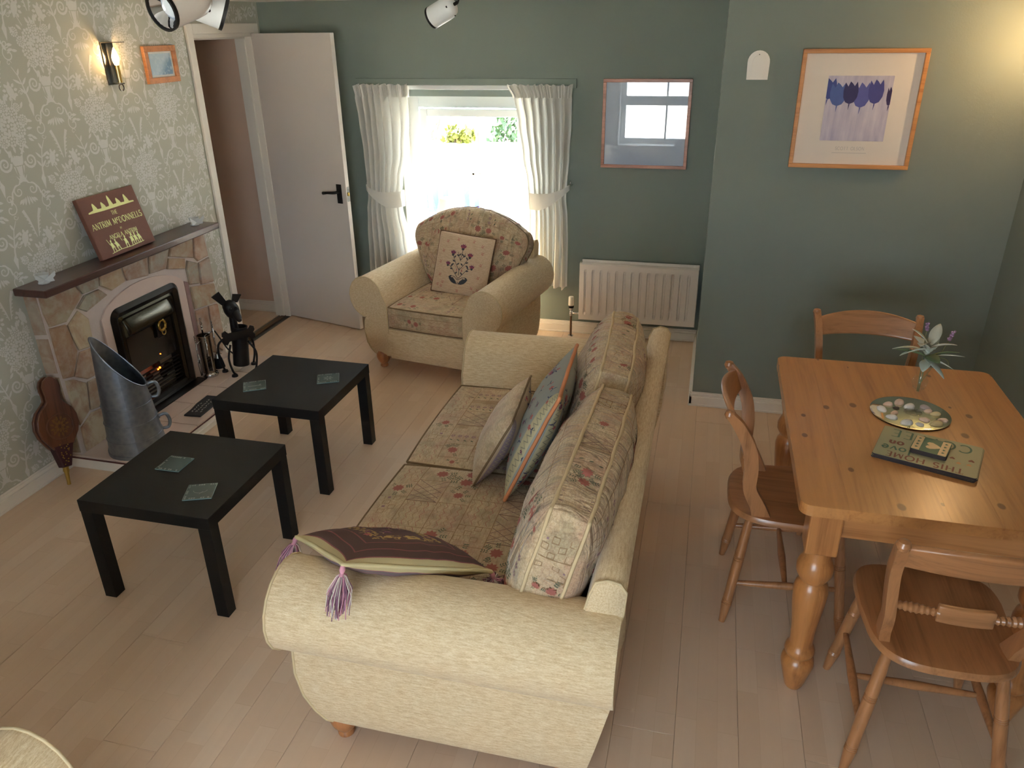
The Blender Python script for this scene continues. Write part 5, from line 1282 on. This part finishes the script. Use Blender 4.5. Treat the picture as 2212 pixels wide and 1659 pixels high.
# ------------------------------------------------------------------ black coffee tables and glass coasters
def blackash():
    n = NM('black_ash_foil', .5, 0, .3); g = n.noise(n.scale(n.co(), (9, 160, 160)), 1, 3); n.color(n.mix(g, lin((12, 12, 12)), lin((20, 19, 19)))); n.bump(g, .06, .001); return n.m
M_lack = blackash()
def lack(label, loc, rz):
    t = thing('coffee_table', label, 'coffee table', loc, rz, 'square black coffee tables')
    box('table_top', (-.275, -.275, .40), (.275, .275, .45), M_lack, t, .0012, None, 1)
    for sx in (-1, 1):
        for sy in (-1, 1):
            x0_, y0_ = sx*.2735, sy*.2735
            box('leg', (min(x0_, x0_-sx*.05), min(y0_, y0_-sy*.05), 0), (max(x0_, x0_-sx*.05), max(y0_, y0_-sy*.05), .401), M_lack, t, .001, None, 1)
    return t
lack('square black coffee table beside the companion set and armchair', (.669, -2.087, 0), -.009)
lack('square black coffee table beside the coal scuttle and sofa arm', (.671, -2.945, 0), .001)
M_coast = NM('green_edge_glass', .12); M_coast.color(lin((82, 98, 96))); M_coast.inp('Transmission Weight', .15); M_coast.inp('IOR', 1.5); M_coast = M_coast.m
M_etch = plain('etched_frost', (104, 116, 115), .5)
M_gedge = plain('pale_glass_edge', (112, 138, 136), .3)
def coaster(pts, label, motif):
    P = [at(u, v, 'z', .456) for u, v in pts]; c_ = sum(P, V((0, 0, 0)))/4; a = ((P[1]-P[0])+(P[2]-P[3])); rz = math.atan2(a.y, a.x); s_ = .052
    t = thing('glass_coaster', label, 'coaster', (c_.x, c_.y, .450), rz, 'glass coasters on the coffee tables')
    box('glass_square', (-s_, -s_, 0), (s_, s_, .005), M_coast, t, .001, None, 1)
    boxes('bevelled_edge', [((-s_-.0006, -s_-.0006, .0012), (s_+.0006, -s_+.0008, .0045)), ((-s_-.0006, s_-.0008, .0012), (s_+.0006, s_+.0006, .0045)), ((-s_-.0006, -s_, .0012), (-s_+.0008, s_, .0045)), ((s_-.0008, -s_, .0012), (s_+.0006, s_, .0045))], M_gedge, t)
    d = D2(); R = random.Random(motif)
    for k in range(12):
        a = -s_+.004+k*.0084
        if R.random() < .7: d.rect(a, -s_+.003, a+.006, -s_+.011); 
        if R.random() < .7: d.rect(a, s_-.011, a+.006, s_-.003); d.rect(-s_+.003, a, -s_+.010, a+.006)
    if motif == 1: d.line(arc(0, .01, .026, .022, 190, 350, 10), .002); d.line([(.0, -.018), (.012, -.002)], .002)
    if motif == 2: d.line([(-.03, -.004), (.0, -.006), (.022, -.004), (.03, .008)], .006); d.line([(.022, -.004), (.032, -.012)], .004)
    if motif == 3: d.petals(0, 0, .004, .026, 7, .008)
    d.obj('etching', M_etch, t, lambda a, b: V((a, b, .0053)))
coaster([(368, 983), (420, 988), (387, 1020), (333, 1012)], 'square glass coaster squared to the table beside the coal scuttle', 0)
coaster([(405, 1045), (468, 1040), (460, 1077), (395, 1082)], 'square glass coaster turned askew, etched with a boat, on the table beside the scuttle', 1)
coaster([(523, 826), (572, 820), (576, 838), (527, 845)], 'square glass coaster etched with a fish on the table beside the companion set', 2)
coaster([(684, 808), (733, 804), (734, 824), (684, 829)], 'square glass coaster at the armchair corner of the table beside the companion set', 3)

# ------------------------------------------------------------------ dining table
PINE = ((196, 136, 78), (150, 92, 46))
M_ptop = wood('waxed_pine_top', (188, 130, 76), (158, 100, 54), 1, .8, .30, True, .35, 20)
M_pleg = wood('waxed_pine_turned', (182, 122, 70), (142, 86, 46), 2, 1.0, .28, False, .4)
M_prail = wood('waxed_pine_rail', (182, 124, 74), (146, 90, 50), 0, 1.0, .32, False, .3)
dt_ = thing('dining_table', 'rectangular waxed pine dining table with thick turned legs', 'dining table', (3.295, -2.595, 0))
tw, tl_ = .395, .560
npl = 6; pw = 2*tw/npl
for k in range(npl):
    x0_ = -tw+k*pw; r_ = .035
    if k in (0, npl-1):
        sx = -1 if k == 0 else 1; xo = x0_ if k == 0 else x0_+pw; xi = x0_+pw if k == 0 else x0_
        pl_ = [(xi, -tl_), (xi, tl_)]+[(xo-sx*r_+sx*r_*math.sin(a), tl_-r_+r_*math.cos(a)) for a in [PI/2*q/6 for q in range(7)]]+[(xo-sx*r_+sx*r_*math.cos(a), -tl_+r_-r_*math.sin(a)) for a in [PI/2*q/6 for q in range(7)]]
    else: pl_ = [(x0_, -tl_), (x0_+pw, -tl_), (x0_+pw, tl_), (x0_, tl_)]
    o = prism('plank', [(a, b) for a, b in pl_], .727, .7625, M_ptop, dt_, None, .0012)
for lo, hi in (((-tw+.085, -tl_+.062, .625), (tw-.085, -tl_+.084, .727)), ((-tw+.085, tl_-.084, .625), (tw-.085, tl_-.062, .727))): box('apron', lo, hi, M_prail, dt_, .003)
for lo, hi in (((-tw+.062, -tl_+.085, .625), (-tw+.084, tl_-.085, .727)), ((tw-.084, -tl_+.085, .625), (tw-.062, tl_-.085, .727))): box('apron', lo, hi, M_ptop, dt_, .003)
LEGP = [(.0, .025), (.010, .030), (.07, .045), (.105, .053), (.125, .050), (.138, .037), (.146, .044), (.160, .048), (.174, .044), (.184, .037), (.195, .035), (.25, .038), (.36, .050), (.405, .053), (.43, .048), (.445, .038), (.455, .044), (.475, .054), (.50, .055), (.52, .048), (.535, .040), (.555, .042), (.57, .040)]
for sx in (-1, 1):
    for sy in (-1, 1):
        px, py = sx*(tw-.085), sy*(tl_-.085)
        lg = lathe('leg', [(r, z) for z, r in LEGP], M_pleg, dt_, 24, Matrix.Translation((px, py, 0)))
        box('leg_block', (px-.046, py-.046, .565), (px+.046, py+.046, .727), M_pleg, lg, .005)

# ------------------------------------------------------------------ dining chairs
M_cw = wood('honey_beech', (170, 117, 76), (134, 88, 54), 2, 1.1, .28, False, .4)
M_cwx = wood('honey_beech_rail', (170, 117, 76), (134, 88, 54), 0, 1.0, .28, False, .4)
M_seat = wood('honey_beech_seat', (170, 117, 76), (134, 88, 54), 1, .9, .30, False, .4)
def turnprof(r, rings):
    P = [(0, r*.72), (.02, r*.75), (.30, r*1.06), (.46, r*1.12)]
    for t in rings: P += [(t-.022, r*1.14), (t-.016, r*.98), (t-.008, r*1.14), (t, r*.98), (t+.008, r*1.14), (t+.016, r*.98), (t+.022, r*1.12)]
    P += [(.86, r*1.0), (.97, r*.86), (1, r*.84)]
    return sorted(P)
def chair(label, loc, rz):
    t = thing('dining_chair', label, 'chair', loc, rz, 'farmhouse chairs round the dining table')
    # seat: rounded D with a shallow dish
    out = []
    for k in range(48):
        a = 2*PI*k/48; c_, s_ = math.cos(a), math.sin(a); e = .62 if s_ > 0 else .42
        out.append((.205*sgn(c_)*abs(c_)**e*(1.0 if s_ <= 0 else .97), (.228 if s_ > 0 else .215)*sgn(s_)*abs(s_)**e))
    vs, fs = [], []; n = 48
    rings = [(1.0-.06, .428), (1.0, .436), (1.0, .446), (.975, .456), (.9, .457), (.75, .4535), (.5, .449), (.25, .4475)]
    for k_, z_ in rings: vs += [V((a*k_, b*k_, z_)) for a, b in out]
    for i in range(len(rings)-1):
        for k in range(n): fs.append((i*n+k, i*n+(k+1) % n, (i+1)*n+(k+1) % n, (i+1)*n+k))
    fs.append(tuple(range(n-1, -1, -1))); fs.append(tuple((len(rings)-1)*n+k for k in range(n)))
    sharp(obj('seat', pymesh('seat', vs, fs), M_seat, t, True), 50)
    # back posts: flat planks, S-shaped from the side
    side = smoothpts([(.115, .445, 0), (.135, .50, 0), (.168, .57, 0), (.172, .65, 0), (.185, .73, 0), (.225, .81, 0), (.262, .858, 0)], 5)
    wid = [.062, .050, .044, .046, .044, .038, .026]
    for sx in (-1, 1):
        vs, fs = [], []; N = len(side)
        for i, p in enumerate(side):
            tt = i/(N-1); q = tt*6; j = min(5, int(q)); w_ = wid[j]+(wid[j+1]-wid[j])*(q-j); a = side[max(0, i-1)]; b = side[min(N-1, i+1)]; d = (b-a).normalized(); nrm = V((d.y, -d.x, 0))
            xx = sx*(.158+.050*tt)
            for ox, on_ in ((-.014, -.5), (-.016, 0), (-.014, .5), (.014, .5), (.016, 0), (.014, -.5)):
                vs.append(V((xx+ox, p.x+nrm.x*on_*w_, p.y+nrm.y*on_*w_)))
        for i in range(N-1):
            for k in range(6): fs.append((i*6+k, i*6+(k+1) % 6, (i+1)*6+(k+1) % 6, (i+1)*6+k))
        fs.append((5, 4, 3, 2, 1, 0)); fs.append(tuple((N-1)*6+k for k in range(6)))
        o = obj('back_post', fixn(pymesh('back_post', vs, fs)), M_cw, t, True); sharp(o, 45)
        lathe('post_knob', [(0, -.016), (.013, -.012), (.018, 0), (.014, .012), (0, .017)], M_cw, o, 14, Matrix.Translation((sx*.208, .263, .858)))
    # crest rail, bowed backwards and arched on top
    def crest(u, v):
        x_ = -.205+.41*u; c_ = 1-(2*u-1)**2; z0_, z1_ = .768+.008*c_, .842+.030*c_
        z_ = z0_+(z1_-z0_)*v; return V((x_, .222+.034*c_+(z_-.80)*.42, z_))
    o = obj('crest_rail', grid_me('crest_rail', 24, 8, crest), M_cwx, t, True); solidify(o, .018, 0); bv = o.modifiers.new('b', 'BEVEL'); bv.width = .005; bv.segments = 2
    # turned mid rail with a flat tablet
    zz, yy = .612, .176
    pr_ = []
    for q in range(19):
        r_ = .0085 if q % 2 else .0125
        if 4 < q < 14: r_ += .003*math.sin((q-4)/10*PI)
        pr_.append((q/18, r_*(.8 if q in (0, 18) else 1)))
    for sx in (-1, 1): turned('turned_spindle', (sx*.182, yy, zz), (sx*.062, yy+.012, zz), pr_, M_cw, t, 12)
    def tab(u, v): 
        c_ = 1-(2*u-1)**2; return V((-.068+.136*u, yy+.010+.006*c_, zz-.026+.052*v))
    o = obj('back_tablet', grid_me('back_tablet', 8, 3, tab), M_cwx, t, True); solidify(o, .018, 0); bv = o.modifiers.new('b', 'BEVEL'); bv.width = .004; bv.segments = 2
    # legs and stretchers
    feet = {}
    for sx in (-1, 1):
        for sy in (-1, 1):
            a = V((sx*.205, sy*.205, 0)); b = V((sx*.145, sy*.150, .432)); feet[(sx, sy)] = (a, b)
            turned('leg', a, b, turnprof(.0165, (.62, .20) if sy > 0 else (.66, .20)), M_cw, t, 14)
    def pt(k, z): a, b = feet[k]; return a+(b-a)*(z/.432)
    mids = []
    for sx in (-1, 1):
        p0, p1 = pt((sx, -1), .195), pt((sx, 1), .165); mids.append((p0+p1)/2); turned('stretcher', p0, p1, [(0, .008), (.1, .010), (.5, .0145), (.9, .010), (1, .008)], M_cw, t, 10)
    turned('stretcher', mids[0], mids[1], [(0, .008), (.1, .010), (.5, .0145), (.9, .010), (1, .008)], M_cw, t, 10)
    return t
ch = chair('honey-coloured farmhouse chair tucked in at the sofa side of the pine table', (2.958, -2.607, 0), rad(90))
copy_thing(ch, (3.308, -3.172, 0), rad(180), 'honey-coloured farmhouse chair drawn up to the table end beside the placemats')
copy_thing(ch, (3.282, -1.985, 0), 0.0, 'honey-coloured farmhouse chair between the table and the wall with the tulip print')

# ------------------------------------------------------------------ on the dining table
ZT = .7625
mp = thing('mirror_plate', 'round mirror tray strewn with seashells on the pine table', 'mirror', (3.318, -2.482, ZT))
M_mirror = plain('silvered_mirror', (216, 216, 196), .06, 1.0, var=.02)
lathe('mirror_glass', [(0, .002), (.122, .002), (.130, .004), (.130, .0055), (.123, .007), (0, .007)], M_mirror, mp, 48)
lathe('backing', [(0, 0), (.128, 0), (.130, .003), (0, .003)], M_black, mp, 48)
def shell(name, u, v, r, rz, mat, label, elong=1.2):
    p = at(u, v, 'z', ZT+.012)
    n_ = 20; m_ = 8; vs, fs = [], []
    for j in range(m_+1):
        for i in range(n_+1):
            a = PI*2*i/n_; q = j/m_; rr = r*math.sin(q*PI/2)*(1+.05*math.cos(a*11)*q); x_ = rr*math.cos(a)*elong; y_ = rr*math.sin(a)*(.85+.15*math.cos(a)); z_ = r*.72*math.cos(q*PI/2)
            x_ += r*.35*(1-q)
            vs.append(V((x_, y_, z_)))
    for j in range(m_):
        for i in range(n_): fs.append((j*(n_+1)+i, j*(n_+1)+i+1, (j+1)*(n_+1)+i+1, (j+1)*(n_+1)+i))
    o = obj(name, fixn(pymesh(name, vs, fs)), mat, None, True); o.location = (p.x, p.y, ZT+.0072); o.rotation_euler = (0, 0, rz)
    return tag(o, label, 'shell', 'shells on the mirror plate')
def shm(nm, a, b):
    n = NM(nm, .45); x_, y_, z_ = n.xyz(n.co()); an = n.math('ARCTAN2', y_, x_); s_ = n.math('MULTIPLY', n.math('ADD', n.math('SINE', n.math('MULTIPLY', an, 26.0)), 1.0), .5)
    n.color(n.mix(s_, lin(a), lin(b))); n.bump(s_, .2, .001); return n.m
SH = [shm('shell_white', (214, 204, 198), (236, 228, 222)), shm('shell_blush', (222, 186, 166), (234, 208, 192)), shm('shell_grey', (150, 132, 132), (196, 182, 180)), shm('shell_dark', (74, 62, 58), (104, 92, 84)), shm('shell_cream', (206, 180, 128), (222, 202, 160))]
for u, v, r, rz, m_, lb in ((1906, 882, .0135, 2.0, 0, 'white shell at the plate rim nearest the wall corner side'), (1918, 871, .0115, .3, 1, 'pale peach shell tucked behind the white rim shell'), (1942, 868, .0145, 1.0, 1, 'pink scallop shell, the highest one on the plate'), (1936, 879, .0075, 0, 3, 'small dark brown shell among the pale ones'), (1964, 876, .0135, .5, 0, 'white shell resting against the foot of the glass'), (2000, 879, .0125, 2.6, 2, 'greyish ridged shell beside the glass stem'), (2005, 886, .0095, .2, 1, 'small peach shell touching the grey ridged one'), (1932, 890, .0100, .7, 1, 'narrow pink shell between two white shells'), (1926, 899, .0130, -.3, 0, 'cream-white shell mirrored in the plate edge'), (1958, 911, .0150, .4, 0, 'big white cockle shell by the placemats'), (1997, 905, .0120, -.5, 1, 'long peach shell next to the cockle'), (1987, 915, .0095, -.6, 0, 'small white and orange shell beside the cockle'), (2021, 893, .0120, .1, 4, 'round cream shell near the glass'), (2037, 906, .0110, -.2, 1, 'peach shell at the plate rim facing the wall lamp'), (2022, 914, .0150, .3, 4, 'flat tan shell lying at the plate rim')):
    shell('seashell', u, v, r*1.22, rz, SH[m_], lb)
# glass with sage leaves and lavender
vg = thing('stemmed_glass', 'small clear stemmed glass used as a vase on the mirror plate', 'glass', (3.328, -2.478, ZT+.007))
lathe('glass_bowl', [(.0, .0), (.030, 0), (.031, .002), (.010, .006), (.0045, .012), (.004, .070), (.006, .078), (.022, .098), (.027, .118), (.024, .128), (.018, .138), (.020, .160), (.024, .190), (.0228, .190), (.019, .161), (.017, .138), (.023, .126), (.0255, .117), (.020, .098), (.0, .084)], M_glass, vg, 28, None, False)
bq = thing('leaf_posy', 'posy of silvery sage leaves and lavender standing in the stemmed glass', 'flowers', (3.328, -2.478, ZT+.095))
M_sage = NM('silver_sage_leaf', .6); gi = M_sage.n('ShaderNodeObjectInfo').outputs['Random']; M_sage.color(M_sage.ramp(gi, [(0, lin((206, 212, 204))), (.45, lin((186, 194, 184))), (.6, lin((222, 214, 200))), (.8, lin((88, 112, 78))), (1, lin((120, 134, 96)))])); M_sage = M_sage.m
M_lav = plain('lavender_bloom', (160, 124, 158), .8, var=.2, vscale=60); M_stemg = plain('green_stem', (128, 132, 92), .7)
def leafm(L, W_, curl):
    vs, fs = [], []
    for j in range(9):
        t = j/8; w_ = W_*math.sin(PI*min(1, t*.96+.02))**.8; z_ = -curl*L*t*t
        for i in (-1, 0, 1): vs.append(V((L*t, i*w_/2, z_+abs(i)*w_*.18)))
    for j in range(8):
        for i in range(2): a = j*3+i; fs.append((a, a+1, a+4, a+3))
    return pymesh('leaf', vs, fs)
RL = random.Random(12)
LV = [(.2, .55, .075, .030), (-2.9, .35, .085, .026), (2.7, .25, .075, .024), (-2.7, .05, .080, .024), (1.0, .9, .065, .028), (-.7, .2, .075, .016), (.1, .15, .085, .012), (2.2, .9, .055, .024), (-1.6, .5, .055, .028), (-2.2, .6, .055, .030), (-1.0, -.1, .070, .018), (.6, 1.1, .07, .030), (1.6, .6, .06, .024), (-.3, .75, .06, .026), (3.0, .95, .055, .02), (-1.9, -.2, .05, .026), (-1.2, .2, .05, .03), (.9, .3, .06, .014)]
for k, (az, el, L, W_) in enumerate(LV):
    o = obj('leaf', leafm(L*1.35, W_*1.3, RL.uniform(.1, .5)), M_sage, bq, True); solidify(o, .0008)
    o.location = (RL.uniform(-.006, .006), RL.uniform(-.006, .006), .112+.013*(k % 5)); o.rotation_euler = (RL.uniform(-.6, .6), -el, az)
for dx, dy, dz in ((.004, .002, .12), (-.006, .004, .11), (.003, -.005, .10)): tube('stem', [(dx*.4, dy*.4, -.008), (dx, dy, dz)], .0016, M_stemg, bq, 5)
for tip, n_ in (((.070, .01, .215), 12), ((-.012, .02, .235), 9)):
    st_ = tube('lavender_stem', [(0, 0, .02), (tip[0]*.5, tip[1]*.5, .10), tip], .0012, M_stemg, bq, 5); T_ = V(tip); dirn = (T_-V((tip[0]*.5, tip[1]*.5, .10))).normalized()
    for k in range(n_): a = k*2.4; lathe('floret', [(0, -.004), (.0035, -.002), (.004, .002), (0, .005)], M_lav, st_, 6, Matrix.Translation(T_-dirn*.003*k+V((math.cos(a), math.sin(a), 0))*.0035))
tube('curled_tendril', smoothpts([(.01, -.005, .12), (.05, -.01, .125), (.068, -.012, .115), (.072, -.014, .095)], 5), .0014, M_stemg, bq, 5)
# placemats and coasters
Pm = [at(u, v, 'z', ZT+.018) for u, v in ((1880, 977), (1913, 915), (2128, 965), (2108, 1035))]; cm = sum(Pm, V((0, 0, 0)))/4; ax_ = (Pm[2]-Pm[1])+(Pm[3]-Pm[0]); rz_ = math.atan2(ax_.y, ax_.x)
mw, mh = .292, .218
def rr2(w_, h_, r): return [(sx*(w_/2-r)+r*math.cos(a), sy*(h_/2-r)+r*math.sin(a)) for sx, sy, a0 in ((1, 1, 0), (-1, 1, 90), (-1, -1, 180), (1, -1, 270)) for a in [rad(a0+90*k/4) for k in range(5)]]
M_mat = plain('khaki_mat_face', (166, 160, 126), .45, var=.03); M_core = plain('dark_hardboard', (58, 46, 46), .7, var=.15, vscale=30)
mats = []
for k in range(4):
    last = k == 3
    t = thing('placemat', 'top placemat of the stack printed with lettering about a home and coffee' if last else ('lowest placemat of the stack, flat on the pine table', 'second placemat from the table in the stack, dark edge showing', 'third placemat from the table, directly under the printed one')[k], 'placemat', (cm.x+(.002*k if not last else 0), cm.y-.001*k, ZT+k*.0042), rz_+(.004*(k-3)), 'stacked placemats')
    prism('board', rr2(mw, mh, .008), 0, .0038, M_core, t); prism('printed_face', rr2(mw-.001, mh-.001, .008), .0037, .0042, M_mat, t); mats.append(t)
top = mats[3]; M_teal = plain('teal_print', (86, 116, 98), .6); M_mar = plain('maroon_print', (134, 84, 70), .6); M_ora = plain('orange_print', (206, 150, 104), .6)
def onmat(d): return lambda a, b: V((-a, -b, .00435))     # lettering faces the far side of the table
def words(s, sz, y, mat, x=0, th=.16, tn=.09):
    t_, W_ = text2d(s, sz, th, tn, .16, False); t_.xf(x, y).obj('lettering', mat, top, onmat(None))
words('THIS HOME', .032, .070, M_mar); words('love', .040, .028, M_teal, .085, .14, .10); words('on', .036, -.012, M_mar, .092, .2, .16); words('COFFEE', .052, -.094, M_teal, 0, .12, .06)
hd = D2()
def heart(x, y, s, rot=0):
    pts = [(0, -.9), (.5, -.35), (.78, .1), (.72, .45), (.45, .6), (.15, .5), (0, .28), (-.15, .5), (-.45, .6), (-.72, .45), (-.78, .1), (-.5, -.35)]
    c_, s_ = math.cos(rot), math.sin(rot); return [(x+s*(a*c_-b*s_), y+s*(a*s_+b*c_)) for a, b in pts]
for x_, y_ in ((-.118, .034), (-.090, .037)): hd.poly(heart(x_, y_, .009))
hd.obj('orange_hearts', M_ora, top, onmat(None))
gr = D2(); gr.poly(heart(-.122, .004, .011)); gr.poly(heart(-.07, .012, .010)); gr.obj('maroon_hearts', M_mar, top, onmat(None))
Pc = [at(u, v, 'z', ZT+.032) for u, v in ((1967, 970), (1977, 935), (2057, 957), (2047, 990))]; cc = sum(Pc, V((0, 0, 0)))/4; ax_ = (Pc[2]-Pc[1])+(Pc[3]-Pc[0]); rzc = math.atan2(ax_.y, ax_.x)
M_cgreen = plain('sage_green_print', (96, 124, 98), .5); M_ccream = plain('cream_print', (226, 196, 150), .5)
zb = ZT+4*.0042
for k in range(4):
    last = k == 3
    t = thing('drink_coaster', 'top square coaster with a cream heart on green' if last else ('lowest dark-edged square coaster, resting on the printed placemat', 'second dark-edged square coaster up from the placemat', 'third dark-edged square coaster, directly under the heart coaster')[k], 'coaster', (cc.x, cc.y, zb+k*.0036), rzc+.01*(3-k), 'stacked square coasters')
    prism('board', rr2(.104, .104, .009), 0, .0034, M_core, t)
    if last:
        prism('printed_face', rr2(.103, .103, .009), .0033, .0038, M_cgreen, t)
        d = D2(); d.poly(heart(.004, 0, .030, rad(90))); 
        for sx in (-1, 1): d.rect(min(sx*.0265, sx*.0495), -.0495, max(sx*.0265, sx*.0495), .0495)
        d.obj('cream_print', M_ccream, t, lambda a, b: V((a, b, .00392)))
        d = D2()
        for sx in (-1, 1):
            for y_ in (-.030, -.010, .012, .034): d.poly(heart(sx*.038, y_, .0062 if abs(y_) > .011 or True else .004, rad(90)))
        d.obj('green_hearts', M_cgreen, t, lambda a, b: V((a, b, .00405)))
